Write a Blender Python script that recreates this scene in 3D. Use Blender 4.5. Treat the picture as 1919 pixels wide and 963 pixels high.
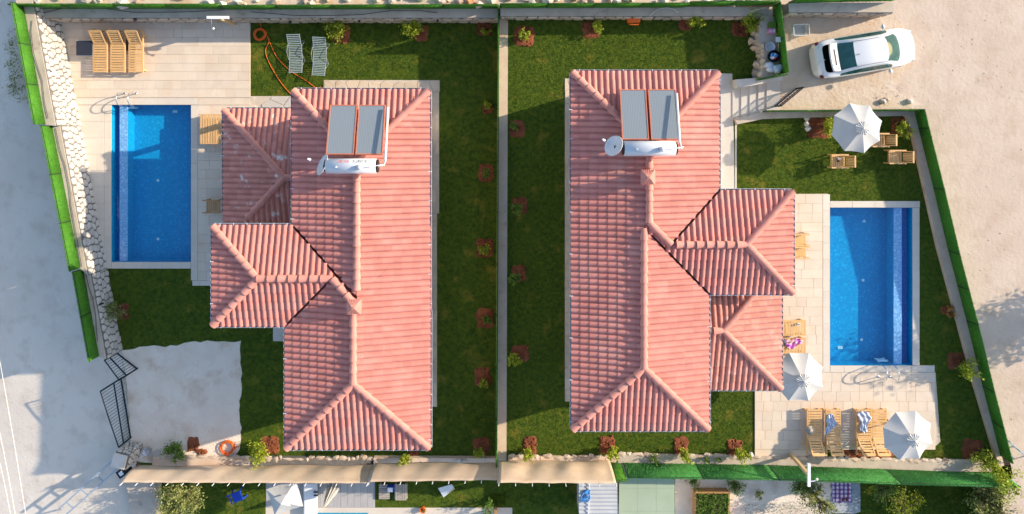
import bpy, bmesh, math, random
import numpy as np
from mathutils import Vector, Matrix

random.seed(7); RNG = np.random.default_rng(7)
for o in list(bpy.data.objects): bpy.data.objects.remove(o)
SC = bpy.context.scene; COL = SC.collection

# ------------------------------------------------------------------ camera, sky, sun, exposure
H = 30.5                       # drone height above the right-hand garden (z = 0)
PPM = 42.0                     # photograph pixels per metre at z = 0
NX, NY = 955.0, 245.0          # pixel of the point straight below the drone
cam = bpy.data.cameras.new('camera'); cam_o = bpy.data.objects.new('camera', cam); COL.objects.link(cam_o)
cam_o.location = (0, 0, H); cam_o.rotation_euler = (0, 0, 0)
cam.sensor_width = 36.0; cam.lens = 36.0*H*PPM/1919.0
cam.shift_x = (959.5-NX)/1919.0; cam.shift_y = -(481.5-NY)/1919.0
cam.clip_start = 0.5; cam.clip_end = 2000
SC.camera = cam_o
SUNV = Vector((2.22, 0.65, 1.0)).normalized()
world = bpy.data.worlds.new('World'); SC.world = world; world.use_nodes = True
wn = world.node_tree.nodes; wl = world.node_tree.links; wn.clear()
sky = wn.new('ShaderNodeTexSky'); sky.sky_type = 'NISHITA'; sky.sun_disc = False
sky.sun_elevation = math.asin(SUNV.z); sky.sun_rotation = math.atan2(SUNV.x, SUNV.y)
bg = wn.new('ShaderNodeBackground'); bg.inputs['Strength'].default_value = 0.118
wo = wn.new('ShaderNodeOutputWorld')
wl.new(sky.outputs[0], bg.inputs[0]); wl.new(bg.outputs[0], wo.inputs[0])
sun = bpy.data.lights.new('sun', 'SUN'); sun.energy = 3.1; sun.angle = math.radians(0.55); sun.color = (1.0, 0.84, 0.64)
sun_o = bpy.data.objects.new('sun', sun); COL.objects.link(sun_o)
sun_o.rotation_euler = SUNV.to_track_quat('Z', 'Y').to_euler()
VS = SC.view_settings; VS.view_transform = 'Standard'; VS.look = 'None'; VS.gamma = 1.0; VS.exposure = 1.32
VS.use_curve_mapping = False
SC.cycles.max_bounces = 8; SC.cycles.transparent_max_bounces = 12

# ------------------------------------------------------------------ helpers
def G(px, py, z=0.0):
    k = (H-z)/H/PPM
    return Vector(((px-NX)*k, (NY-py)*k, z))

def mat(name, col, col2=None, scale=3.0, detail=5.0, rough=0.75, bump=0.0, bscale=None, metal=0.0, spec=0.4,
        rnd=0.0, col3=None, scale3=0.4, lo=0.35, hi=0.65, lo3=0.5, hi3=0.7, coat=0.0, stretch=None, trans=0.0):
    m = bpy.data.materials.new(name); m.use_nodes = True
    nt = m.node_tree; N = nt.nodes; L = nt.links
    b = N['Principled BSDF']
    b.inputs['Roughness'].default_value = rough; b.inputs['Metallic'].default_value = metal
    b.inputs['Specular IOR Level'].default_value = spec
    if coat: b.inputs['Coat Weight'].default_value = coat; b.inputs['Coat Roughness'].default_value = 0.05
    geo = N.new('ShaderNodeNewGeometry')
    vec = geo.outputs['Position']
    if stretch:
        vm = N.new('ShaderNodeVectorMath'); vm.operation = 'MULTIPLY'; vm.inputs[1].default_value = stretch
        L.new(vec, vm.inputs[0]); vec = vm.outputs[0]
    def noise(sc, det=detail):
        n = N.new('ShaderNodeTexNoise'); n.inputs['Scale'].default_value = sc; n.inputs['Detail'].default_value = det
        n.inputs['Roughness'].default_value = 0.62; L.new(vec, n.inputs['Vector']); return n
    def rng(src, a, c):
        r = N.new('ShaderNodeMapRange'); r.inputs[1].default_value = a; r.inputs[2].default_value = c
        L.new(src, r.inputs[0]); return r.outputs[0]
    cur = None
    def mix(fac, a, c):
        x = N.new('ShaderNodeMix'); x.data_type = 'RGBA'
        L.new(fac, x.inputs[0])
        if hasattr(a, 'links'): L.new(a, x.inputs[6])
        else: x.inputs[6].default_value = (*a, 1)
        if hasattr(c, 'links'): L.new(c, x.inputs[7])
        else: x.inputs[7].default_value = (*c, 1)
        return x.outputs[2]
    cur = col
    if col2 is not None:
        cur = mix(rng(noise(scale).outputs[0], lo, hi), col, col2)
    if col3 is not None:
        cur = mix(rng(noise(scale3, 3).outputs[0], lo3, hi3), cur, col3)
    if rnd:
        oi = N.new('ShaderNodeObjectInfo')
        ad = N.new('ShaderNodeMath'); ad.operation = 'ADD'
        L.new(oi.outputs['Random'], ad.inputs[0]); L.new(geo.outputs['Random Per Island'], ad.inputs[1])
        fr = N.new('ShaderNodeMath'); fr.operation = 'FRACT'; L.new(ad.outputs[0], fr.inputs[0])
        mr = N.new('ShaderNodeMapRange'); mr.inputs[3].default_value = 1-rnd; mr.inputs[4].default_value = 1+rnd
        L.new(fr.outputs[0], mr.inputs[0])
        hs = N.new('ShaderNodeHueSaturation'); L.new(mr.outputs[0], hs.inputs['Value'])
        if hasattr(cur, 'links'): L.new(cur, hs.inputs['Color'])
        else: hs.inputs['Color'].default_value = (*cur, 1)
        cur = hs.outputs[0]
    if hasattr(cur, 'links'): L.new(cur, b.inputs['Base Color'])
    else: b.inputs['Base Color'].default_value = (*cur, 1)
    if bump:
        bn = noise(bscale or scale*4, 6)
        bp = N.new('ShaderNodeBump'); bp.inputs['Strength'].default_value = 1.0; bp.inputs['Distance'].default_value = bump
        L.new(bn.outputs[0], bp.inputs['Height']); L.new(bp.outputs[0], b.inputs['Normal'])
    if trans:
        t = N.new('ShaderNodeBsdfTranslucent'); ms = N.new('ShaderNodeMixShader'); ms.inputs[0].default_value = trans
        if hasattr(cur, 'links'): L.new(cur, t.inputs[0])
        else: t.inputs[0].default_value = (*cur, 1)
        L.new(b.outputs[0], ms.inputs[1]); L.new(t.outputs[0], ms.inputs[2]); L.new(ms.outputs[0], N['Material Output'].inputs[0])
    return m

M = {}
M['tile'] = mat('roof_tile_clay', (.50,.185,.15), (.56,.225,.185), 1.3, 6, .8, .003, 30, rnd=.085, col3=(.55,.27,.225), scale3=.8, lo3=.55, hi3=.8)
M['tile_pale'] = mat('roof_tile_dusty', (.50,.195,.155), (.55,.25,.20), 3.0, 6, .85, .004, 30, rnd=.12, col3=(.62,.44,.36), scale3=2.0, lo3=.58, hi3=.78)
M['tile_stain'] = mat('roof_tile_stained', (.50,.19,.15), (.56,.24,.19), 3.0, 5, .85, .004, 30, rnd=.12, col3=(.72,.66,.62), scale3=2.4, lo3=.60, hi3=.72)
M['cap'] = mat('ridge_tile_clay', (.53,.215,.17), (.58,.26,.21), 2.5, 4, .8, .004, 40, rnd=.06)
M['deckroof'] = mat('roof_underlay', (.12,.03,.02), (.16,.04,.03), 4)
M['wallw'] = mat('house_render', (.74,.71,.66), (.68,.65,.6), 1.0, 4, .9, .003, 40)
M['gutter'] = mat('gutter_metal', (.36,.40,.46), (.44,.48,.54), 3, 3, .45, metal=.2)
M['bracket'] = mat('gutter_bracket', (.75,.77,.80), rough=.4)
M['winframe'] = mat('window_frame_grey', (.10,.10,.11), rough=.4)
M['glass'] = mat('window_glass', (.03,.045,.055), rough=.05, spec=.8)
M['trav'] = mat('travertine', (.63,.525,.41), (.68,.585,.475), 2.2, 6, .7, .0015, 60, rnd=.055, col3=(.62,.46,.325), scale3=1.1, lo3=.5, hi3=.8)
M['coping'] = mat('coping_stone', (.61,.535,.445), (.65,.58,.49), 1.6, 5, .65, .001, 60, rnd=.03)
M['grout'] = mat('grout', (.52,.44,.355), (.57,.49,.40), 6)
M['conc'] = mat('concrete_ledge', (.43,.36,.295), (.53,.455,.375), 1.4, 7, .85, .004, 30, col3=(.33,.26,.20), scale3=2.2, lo3=.58, hi3=.78)
M['concpink'] = mat('concrete_wall_top', (.56,.41,.30), (.62,.48,.37), 1.8, 6, .85, .004, 30, col3=(.42,.26,.18), scale3=1.6, lo3=.58, hi3=.8)
M['mortar'] = mat('wall_mortar', (.13,.12,.115), (.18,.17,.16), 5, 5, .9, .006, 40)
M['stone'] = mat('wall_stone', (.47,.44,.40), (.56,.53,.485), 3.0, 6, .85, .012, 14, rnd=.12)
M['stoneb'] = mat('field_stone', (.46,.365,.275), (.56,.46,.37), 2.5, 6, .85, .02, 10, rnd=.18, col3=(.40,.27,.18), scale3=2, lo3=.5, hi3=.75)
M['rubble'] = mat('rubble_stone', (.50,.44,.37), (.60,.54,.48), 2.0, 6, .9, .02, 10, rnd=.25, col3=(.42,.20,.10), scale3=.5, lo3=.5, hi3=.7)
M['path'] = mat('path_stone', (.54,.43,.31), (.62,.50,.38), 1.6, 6, .75, .004, 30, rnd=.09, col3=(.44,.26,.14), scale3=2.0, lo3=.6, hi3=.8)
M['white_slab'] = mat('pale_slab', (.50,.46,.41), (.56,.52,.47), 1.2, 7, .8, .003, 30, col3=(.44,.38,.32), scale3=1.6, lo3=.55, hi3=.8)
M['sand'] = mat('sandy_road', (.505,.40,.315), (.57,.465,.375), .35, 10, .95, .018, 6, col3=(.44,.335,.25), scale3=1.2, lo3=.48, hi3=.82)
M['dirt'] = mat('driveway_dirt', (.53,.415,.31), (.60,.50,.405), 1.3, 9, .95, .03, 5, col3=(.54,.36,.20), scale3=.55, lo3=.52, hi3=.8)
M['road'] = mat('concrete_road', (.60,.53,.455), (.69,.62,.54), .25, 10, .92, .016, 8, col3=(.50,.425,.35), scale3=1.3, lo3=.5, hi3=.85)
M['gravel'] = mat('pale_gravel', (.72,.60,.48), (.79,.69,.575), 1.0, 10, .95, .03, 11, col3=(.60,.44,.32), scale3=1.4, lo3=.52, hi3=.8)
M['redsoil'] = mat('red_soil', (.12,.032,.014), (.27,.085,.034), 2.2, 8, .95, .04, 10)
M['grassbase'] = mat('lawn_base', (.032,.068,.010), (.094,.128,.015), 6.0, 10, .95, .04, 10, col3=(.21,.175,.03), scale3=1.0, lo3=.58, hi3=.78, spec=.08)
M['blade'] = mat('grass_blade', (.056,.110,.012), (.155,.195,.018), 6.0, 9, .85, rnd=.4, col3=(.31,.255,.04), scale3=1.0, lo3=.58, hi3=.78, trans=.15, spec=.1)
M['turf'] = mat('turf_fence_green', (.045,.17,.014), (.065,.215,.02), 5, 5, .75, .006, 60, spec=.2)
M['turfblade'] = mat('turf_fence_blade', (.07,.215,.018), (.10,.27,.026), 4, 5, .7, rnd=.22, trans=.15)
M['turfb'] = mat('turf_mat_green', (.045,.20,.045), (.06,.25,.06), 3, 5, .8, .006, 60, spec=.2)
M['turfbblade'] = mat('turf_mat_blade', (.055,.25,.055), (.085,.31,.08), 3, 5, .75, rnd=.22, trans=.15)
M['darkmetal'] = mat('dark_metal', (.012,.017,.03), rough=.45, metal=.3)
M['post'] = mat('fence_post_dark', (.02,.035,.025), rough=.6)
M['steel'] = mat('steel', (.75,.77,.8), rough=.16, metal=1.0)
M['alu'] = mat('aluminium_tube', (.42,.48,.53), rough=.35, metal=.45)
M['strap'] = mat('chair_strap', (.30,.37,.39), (.24,.31,.33), 8, rough=.6)
M['wood'] = mat('teak', (.62,.36,.14), (.70,.43,.19), 2, 5, .55, .002, 40, rnd=.07, stretch=(6,1,6))
M['wood2'] = mat('teak_brown', (.42,.22,.09), (.50,.28,.12), 2, 5, .55, .002, 40, rnd=.07)
M['woodpale'] = mat('pale_post_wood', (.60,.40,.20), (.68,.48,.27), 4, 5, .6, .002, 40)
M['greywood'] = mat('weathered_wood', (.33,.29,.25), (.42,.37,.32), 2, 6, .8, .004, 20, rnd=.15, stretch=(1,9,1))
M['greydeck'] = mat('grey_deck_tile', (.36,.35,.34), (.42,.41,.40), 3, 6, .8, .002, 30, stretch=(8,1,1))
M['canvas'] = mat('parasol_canvas', (.52,.515,.50), (.56,.555,.54), 3, 4, .85, .002, 60, trans=.12)
M['tan'] = mat('tan_screen_cloth', (.60,.455,.33), (.64,.50,.37), 1.2, 6, .9, .004, 50, col3=(.56,.42,.30), scale3=2.5)
M['white'] = mat('white_plastic', (.76,.77,.78), rough=.4)
M['tank'] = mat('tank_enamel', (.50,.53,.57), (.54,.57,.61), 2, 3, .35, coat=.15)
M['solarframe'] = mat('solar_frame_orange', (.45,.14,.085), (.50,.17,.10), 3, rough=.55)
M['black'] = mat('black_plastic', (.012,.013,.016), rough=.5)
M['navy'] = mat('dark_slate_top', (.018,.022,.040), (.026,.03,.05), 4, rough=.45)
M['orange'] = mat('orange_hose', (.75,.14,.015), rough=.5)
M['red'] = mat('red_print', (.6,.05,.05), rough=.5)
M['blueplastic'] = mat('blue_plastic', (.01,.06,.45), rough=.4)
M['darksoil'] = mat('dark_soil', (.035,.022,.014), (.06,.035,.02), 5)
M['rope'] = mat('blue_rope', (.03,.20,.55), (.05,.3,.7), 12, rough=.6)
M['carpaint'] = mat('car_white_paint', (.70,.705,.71), rough=.22, coat=.7)
M['carglass'] = mat('car_glass_green', (.015,.07,.065), (.035,.12,.11), 1.5, 2, .02, spec=.45)
M['cardark'] = mat('car_interior_black', (.008,.008,.011), rough=.8)
M['tyre'] = mat('tyre', (.02,.02,.02), rough=.85)
M['lamp_red'] = mat('tail_lamp', (.12,.015,.012), rough=.15)
M['lamp_clear'] = mat('head_lamp', (.55,.58,.6), rough=.08, metal=.3)
M['leafy'] = mat('leaf_lime', (.27,.36,.02), (.40,.44,.035), 9, 4, .55, rnd=.28, trans=.35)
M['leafg'] = mat('leaf_green', (.10,.21,.02), (.16,.27,.035), 9, 4, .55, rnd=.28, trans=.3)
M['leafo'] = mat('leaf_olive', (.20,.235,.06), (.30,.32,.10), 9, 4, .6, rnd=.3, trans=.3)
M['leaforange'] = mat('leaf_orange', (.38,.16,.03), (.45,.22,.05), 9, 4, .6, rnd=.3)
M['bark'] = mat('bark', (.12,.08,.05), (.18,.13,.09), 8, 5, .9, .01, 30)
M['greenroof'] = mat('green_painted_roof', (.31,.385,.275), (.35,.425,.31), .8, 6, .8, .002, 30)
M['corr'] = mat('corrugated_grey', (.40,.42,.45), (.46,.48,.51), 1.2, 5, .55)
M['cable'] = mat('cable_dark', (.03,.03,.035), rough=.6)
M['cablew'] = mat('cable_pale', (.72,.69,.64), rough=.5)
M['towelw'] = mat('striped_towel', (.74,.76,.80), rough=.9)
M['grille'] = mat('dark_grille', (.05,.05,.05), rough=.6)
M['slabgrey'] = mat('grey_paving', (.34,.36,.38), (.42,.44,.46), 1.4, 6, .85, .004, 20)

def stripes(name, c1, c2, scale, axis=(1,0,0), dist=2.0, rough=.9, lo=.42):
    m = mat(name, c1, rough=rough); nt = m.node_tree; N = nt.nodes; L = nt.links
    tc = N.new('ShaderNodeTexCoord'); w = N.new('ShaderNodeTexWave'); w.inputs['Scale'].default_value = scale
    w.inputs['Distortion'].default_value = dist; w.bands_direction = 'X' if axis[0] else 'Y'
    L.new(tc.outputs['Object'], w.inputs['Vector'])
    r = N.new('ShaderNodeMapRange'); r.inputs[1].default_value = lo; r.inputs[2].default_value = lo+.16; L.new(w.outputs['Fac'], r.inputs[0])
    x = N.new('ShaderNodeMix'); x.data_type = 'RGBA'; x.inputs[6].default_value = (*c1,1); x.inputs[7].default_value = (*c2,1)
    L.new(r.outputs[0], x.inputs[0]); L.new(x.outputs[2], N['Principled BSDF'].inputs['Base Color']); return m
M['towel_blue'] = stripes('towel_blue_stripe', (.72,.74,.78), (.12,.17,.38), 7, dist=1.2, lo=.62)
M['towel_pink'] = mat('beach_towel_pink', (.72,.16,.22), (.72,.60,.58), 6, 3, .9, col3=(.50,.10,.55), scale3=4.5, lo3=.5, hi3=.55)
M['solarglass'] = stripes('solar_absorber', (.17,.205,.235), (.215,.25,.28), 5.2, dist=0.0, rough=.25)
M['straw'] = mat('straw_hat', (.45,.40,.33), (.36,.31,.26), 14, rough=.9)

def plaid():
    m = mat('plaid_blanket', (.7,.7,.75), rough=.95); N = m.node_tree.nodes; L = m.node_tree.links
    tc = N.new('ShaderNodeTexCoord'); cur = None
    outs = []
    for d in 'XY':
        w = N.new('ShaderNodeTexWave'); w.bands_direction = d; w.inputs['Scale'].default_value = 1.6; L.new(tc.outputs['Object'], w.inputs['Vector'])
        r = N.new('ShaderNodeMapRange'); r.inputs[1].default_value = .45; r.inputs[2].default_value = .6; L.new(w.outputs['Fac'], r.inputs[0]); outs.append(r.outputs[0])
    x = N.new('ShaderNodeMix'); x.data_type = 'RGBA'; x.inputs[6].default_value = (.62,.60,.68,1); x.inputs[7].default_value = (.30,.10,.22,1); L.new(outs[0], x.inputs[0])
    y = N.new('ShaderNodeMix'); y.data_type = 'RGBA'; y.blend_type = 'MULTIPLY'; y.inputs[7].default_value = (.45,.35,.62,1); L.new(outs[1], y.inputs[0]); L.new(x.outputs[2], y.inputs[6])
    L.new(y.outputs[2], N['Principled BSDF'].inputs['Base Color']); return m
M['plaid'] = plaid()

def mosaic(name, c1, c2, c3, sc=16.0):
    m = mat(name, c1, rough=.35); N = m.node_tree.nodes; L = m.node_tree.links
    geo = N.new('ShaderNodeNewGeometry')
    v = N.new('ShaderNodeTexVoronoi'); v.distance = 'CHEBYCHEV'; v.inputs['Scale'].default_value = sc; v.inputs['Randomness'].default_value = 0.0
    L.new(geo.outputs['Position'], v.inputs['Vector'])
    sp = N.new('ShaderNodeSeparateColor'); L.new(v.outputs['Color'], sp.inputs[0])
    x = N.new('ShaderNodeMix'); x.data_type = 'RGBA'; x.inputs[6].default_value = (*c1,1); x.inputs[7].default_value = (*c2,1); L.new(sp.outputs[0], x.inputs[0])
    r = N.new('ShaderNodeMapRange'); r.inputs[1].default_value = .8; r.inputs[2].default_value = .95; L.new(sp.outputs[1], r.inputs[0])
    y = N.new('ShaderNodeMix'); y.data_type = 'RGBA'; y.inputs[7].default_value = (*c3,1); L.new(x.outputs[2], y.inputs[6]); L.new(r.outputs[0], y.inputs[0])
    L.new(y.outputs[2], N['Principled BSDF'].inputs['Base Color']); return m
M['mosaic'] = mosaic('pool_mosaic_blue', (.003,.25,.49), (.005,.30,.56), (.012,.37,.64))
M['mosaicl'] = mosaic('weir_mosaic_pale', (.24,.36,.62), (.42,.52,.74), (.58,.64,.82))
M['mosaicd'] = mosaic('channel_mosaic_deep', (.003,.14,.46), (.004,.18,.55), (.01,.24,.65))

def water_mat():
    m = bpy.data.materials.new('pool_water'); m.use_nodes = True; m.use_transparent_shadow = True; N = m.node_tree.nodes; L = m.node_tree.links; N.clear()
    out = N.new('ShaderNodeOutputMaterial'); t = N.new('ShaderNodeBsdfTransparent'); t.inputs[0].default_value = (.70,.93,1.0,1)
    g = N.new('ShaderNodeBsdfGlossy'); g.inputs['Roughness'].default_value = .02
    tc = N.new('ShaderNodeNewGeometry'); n = N.new('ShaderNodeTexNoise'); n.inputs['Scale'].default_value = 3.0; n.inputs['Detail'].default_value = 3
    b = N.new('ShaderNodeBump'); b.inputs['Distance'].default_value = .01; b.inputs['Strength'].default_value = .6
    L.new(tc.outputs['Position'], n.inputs[0]); L.new(n.outputs[0], b.inputs['Height'])
    L.new(b.outputs[0], g.inputs['Normal'])
    mx = N.new('ShaderNodeMixShader'); mx.inputs[0].default_value = .04; L.new(t.outputs[0], mx.inputs[1]); L.new(g.outputs[0], mx.inputs[2]); L.new(mx.outputs[0], out.inputs[0])
    return m
M['water'] = water_mat()
def clear_plastic():
    m = bpy.data.materials.new('clear_plastic'); m.use_nodes = True; N = m.node_tree.nodes; L = m.node_tree.links
    p = N['Principled BSDF']; p.inputs['Base Color'].default_value = (.55,.62,.63,1); p.inputs['Roughness'].default_value = .2
    t = N.new('ShaderNodeBsdfTransparent'); mx = N.new('ShaderNodeMixShader'); mx.inputs[0].default_value = .55
    L.new(t.outputs[0], mx.inputs[1]); L.new(p.outputs[0], mx.inputs[2]); L.new(mx.outputs[0], N['Material Output'].inputs[0]); return m
M['clear'] = clear_plastic()

class MB:
    def __init__(s): s.v = []; s.f = []; s.mi = []
    def add(s, vs, fs, mi=0):
        o = len(s.v); s.v += [tuple(p) for p in vs]
        for f in fs: s.f.append(tuple(i+o for i in f)); s.mi.append(mi)
        return s
    def box(s, c, d, rz=0.0, mi=0, M4=None, taper=1.0):
        x, y, z = d[0]/2, d[1]/2, d[2]/2; t = taper
        p = [(-x,-y,-z),(x,-y,-z),(x,y,-z),(-x,y,-z),(-x*t,-y*t,z),(x*t,-y*t,z),(x*t,y*t,z),(-x*t,y*t,z)]
        R = Matrix.Rotation(rz, 3, 'Z') if M4 is None else M4
        p = [R @ Vector(q) + Vector(c) for q in p]
        return s.add(p, [(3,2,1,0),(4,5,6,7),(0,1,5,4),(1,2,6,5),(2,3,7,6),(3,0,4,7)], mi)
    def bar(s, a, b, w, h, mi=0, up=Vector((0,0,1))):
        a = Vector(a); b = Vector(b); d = b-a; L = d.length; d.normalize()
        if abs(d.dot(up)) > .98: up = Vector((1,0,0))
        r = d.cross(up).normalized(); u = r.cross(d)
        p = [a-r*w/2-u*h/2, a+r*w/2-u*h/2, a+r*w/2+u*h/2, a-r*w/2+u*h/2]; q = [x+d*L for x in p]
        return s.add(p+q, [(0,1,2,3),(7,6,5,4),(0,4,5,1),(1,5,6,2),(2,6,7,3),(3,7,4,0)], mi)
    def prism(s, poly, z0, z1, mi=0):
        n = len(poly); b = [(p[0],p[1],z0) for p in poly]; t = [(p[0],p[1],z1) for p in poly]
        fs = [tuple(range(n-1,-1,-1)), tuple(range(n,2*n))] + [(i,(i+1)%n,(i+1)%n+n,i+n) for i in range(n)]
        return s.add(b+t, fs, mi)
    def tube(s, path, r, n=8, mi=0, cap=True):
        path = [Vector(p) for p in path]; rs = r if hasattr(r, '__len__') else [r]*len(path)
        vs = []; ref = Vector((0,0,1))
        for i, p in enumerate(path):
            d = (path[min(i+1,len(path)-1)]-path[max(i-1,0)]).normalized()
            if abs(d.dot(ref)) > .95: ref = Vector((1,0,0)) if abs(d.x) < .9 else Vector((0,1,0))
            a = d.cross(ref).normalized(); b = a.cross(d)
            for k in range(n):
                t = 2*math.pi*k/n; vs.append(p + (a*math.cos(t)+b*math.sin(t))*rs[i])
        fs = []
        for i in range(len(path)-1):
            for k in range(n): fs.append((i*n+k, i*n+(k+1)%n, (i+1)*n+(k+1)%n, (i+1)*n+k))
        if cap: fs += [tuple(range(n-1,-1,-1)), tuple((len(path)-1)*n+k for k in range(n))]
        return s.add(vs, fs, mi)
    def lathe(s, prof, n=16, c=(0,0,0), mi=0, R=None):
        vs = []
        for r, z in prof:
            for k in range(n):
                t = 2*math.pi*k/n; q = Vector((r*math.cos(t), r*math.sin(t), z))
                vs.append((R @ q if R else q) + Vector(c))
        fs = [(i*n+k, i*n+(k+1)%n, (i+1)*n+(k+1)%n, (i+1)*n+k) for i in range(len(prof)-1) for k in range(n)]
        fs += [tuple(range(n-1,-1,-1)), tuple((len(prof)-1)*n+k for k in range(n))]
        return s.add(vs, fs, mi)
    def blob(s, c, r, mi=0, jit=.18, seed=None):
        rr = random.Random(seed if seed is not None else random.random())
        bm = bmesh.new(); bmesh.ops.create_icosphere(bm, subdivisions=1, radius=1)
        vs = [Vector(c)+Vector((v.co.x*r[0], v.co.y*r[1], v.co.z*r[2]))*(1+rr.uniform(-jit, jit)) for v in bm.verts]
        fs = [[v.index for v in f.verts] for f in bm.faces]; bm.free()
        return s.add(vs, fs, mi)
    def mesh(s, name, mats, smooth=False):
        me = bpy.data.meshes.new(name); me.from_pydata(s.v, [], s.f)
        for m in (mats if isinstance(mats, (list, tuple)) else [mats]): me.materials.append(M[m] if isinstance(m, str) else m)
        if len(set(s.mi)) > 1 or any(s.mi): me.polygons.foreach_set('material_index', s.mi)
        if smooth: me.polygons.foreach_set('use_smooth', [True]*len(s.f))
        me.update(); return me
    def build(s, name, mats, parent=None, smooth=False, loc=None):
        return obj(name, s.mesh(name, mats, smooth), parent, loc)

def obj(name, me, parent=None, loc=None, mw=None):
    o = bpy.data.objects.new(name, me); COL.objects.link(o)
    if parent: o.parent = parent
    if loc is not None: o.location = loc
    if mw is not None: o.matrix_local = mw
    return o
def tag(o, label=None, cat=None, group=None, kind=None):
    if label: o['label'] = label
    if cat: o['category'] = cat
    if group: o['group'] = group
    if kind: o['kind'] = kind
    return o
def empty(name, loc, rz=0.0, label=None, cat=None, group=None):
    o = bpy.data.objects.new(name, None); COL.objects.link(o); o.location = loc; o.rotation_euler = (0,0,rz)
    return tag(o, label, cat, group)
def copy_tree(o, parent=None):
    c = o.copy(); COL.objects.link(c); c.parent = parent
    for ch in o.children: copy_tree(ch, c)
    return c
def bevel(o, w, seg=2):
    b = o.modifiers.new('bevel', 'BEVEL'); b.width = w; b.segments = seg; b.limit_method = 'ANGLE'; return o

def poly_np(poly): return np.array([[p[0], p[1]] for p in poly])
def inside(pts, poly):
    P = poly_np(poly); x, y = pts[:,0], pts[:,1]; r = np.zeros(len(pts), bool); n = len(P); j = n-1
    for i in range(n):
        xi, yi = P[i]; xj, yj = P[j]
        c = ((yi > y) != (yj > y)) & (x < (xj-xi)*(y-yi)/((yj-yi) if yj != yi else 1e-9)+xi); r ^= c; j = i
    return r
def sheet(name, outer, holes, z, m, kind='structure', parent=None):
    bm = bmesh.new(); es = []
    for loop in [outer]+holes:
        vs = [bm.verts.new((p[0], p[1], z)) for p in loop]
        es += [bm.edges.new((vs[i], vs[(i+1)%len(vs)])) for i in range(len(vs))]
    bmesh.ops.triangle_fill(bm, edges=es, use_beauty=True, use_dissolve=False, normal=(0,0,1))
    me = bpy.data.meshes.new(name); bm.to_mesh(me); bm.free(); me.materials.append(M[m])
    o = obj(name, me, parent)
    if kind: o['kind'] = kind
    return o
def PX(lst, z): return [G(x, y, z) for x, y in lst]
def R4(x0, y0, x1, y1, z): return PX([(x0,y1),(x1,y1),(x1,y0),(x0,y0)], z)

def np_mesh(name, V, F, m):            # V (n,3), F (k,3)
    me = bpy.data.meshes.new(name); n, k = len(V), len(F)
    me.vertices.add(n); me.vertices.foreach_set('co', V.astype(np.float32).ravel())
    me.loops.add(k*3); me.loops.foreach_set('vertex_index', F.astype(np.int32).ravel())
    me.polygons.add(k); me.polygons.foreach_set('loop_start', np.arange(0, k*3, 3, dtype=np.int32))
    me.update(); me.validate(); me.materials.append(M[m]); return me
def blades(P, Ndir, ln, w, lean=.5):
    """single-triangle blades at points P (n,3) along Ndir"""
    n = len(P); a = RNG.uniform(0, 2*np.pi, n); t = RNG.normal(0, 1, (n,3)); t /= np.linalg.norm(t, axis=1)[:,None]
    d = Ndir + t*lean*RNG.uniform(.2, 1, n)[:,None]; d /= np.linalg.norm(d, axis=1)[:,None]
    s = np.cross(d, RNG.normal(0,1,(n,3))); s /= np.linalg.norm(s, axis=1)[:,None]
    L = ln*RNG.uniform(.6, 1.3, n)[:,None]; W = w*RNG.uniform(.7, 1.3, n)[:,None]
    V = np.stack([P-s*W/2, P+s*W/2, P+d*L], 1).reshape(-1,3); F = np.arange(n*3).reshape(-1,3); return V, F

# ------------------------------------------------------------------ ground, roads, garden levels
L1, L2, LR, LN = -1.10, 0.0, 0.22, -1.60      # left garden, right garden, right road, neighbour below
def rough_poly(pts, step=14, amp=2.5, seed=1):
    rr = random.Random(seed); out = []
    for i in range(len(pts)):
        a = pts[i]; b = pts[(i+1)%len(pts)]; n = max(1, int(math.hypot(b[0]-a[0], b[1]-a[1])/step))
        for k in range(n): out.append((a[0]+(b[0]-a[0])*k/n+rr.uniform(-amp,amp), a[1]+(b[1]-a[1])*k/n+rr.uniform(-amp,amp)))
    return out
sheet('ground', [(-400,-400),(400,-400),(400,400),(-400,400)], [], -6.0, 'sand')
rl_ = sheet('road_left', PX([(-1500,-900),(60,-900),(60,8),(130,42),(240,652),(252,700),(262,845),(250,885),(200,1500),(-1500,1500)], -1.13), [], -1.13, 'road')
for v in rl_.data.vertices:      # the road falls away to the left, steepened so shadows reach further across it
    edge = G(60+(max(8,min(885,NY-v.co.y*PPM))-8)*.22,0,-1.13).x; v.co.z = -1.12+max(-9.0, min(0.0, (v.co.x-edge)))*.48
sheet('road_right', PX([(1470,-900),(1470,140),(1452,150),(1452,207),(1731,207),(1880,800),(1898,890),(1880,930),(1862,1500),(3600,1500),(3600,-900)], LR), [], LR, 'sand')
sheet('driveway_right', PX(rough_poly([(1472,24),(1672,22),(1700,60),(1712,120),(1680,165),(1735,200),(1454,203),(1453,150),(1472,140)],9,4.5,12), LR+.004), [], LR+.004, 'dirt')
sheet('terrain_top', PX([(20,-900),(1470,-900),(1470,8),(30,14)], .55), [], .55, 'dirt')
HOLE1 = R4(207,194,361,493,L1); HOLE2 = R4(1552,386,1712,687,L2)
lot1 = sheet('lawn_left', PX([(100,28),(942,28),(938,880),(262,880),(242,700),(225,640)], L1), [HOLE1], L1, 'grassbase')
lot2 = sheet('lawn_right', PX([(934,28),(1462,28),(1466,170),(1470,214),(1700,214),(1725,260),(1880,870),(930,870)], L2), [HOLE2], L2, 'grassbase')
DRIVE = rough_poly([(228,655),(275,648),(310,650),(355,642),(400,638),(450,639),(453,690),(450,760),(452,830),(440,860),(262,866),(244,830),(236,700)], 10, 2.2, 5)
sheet('driveway_left', PX(DRIVE, L1+.006), [], L1+.006, 'gravel')
sheet('neighbour_ground', PX([(262,872),(2000,872),(2000,1250),(150,1250)], LN), [], LN, 'grassbase')

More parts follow.
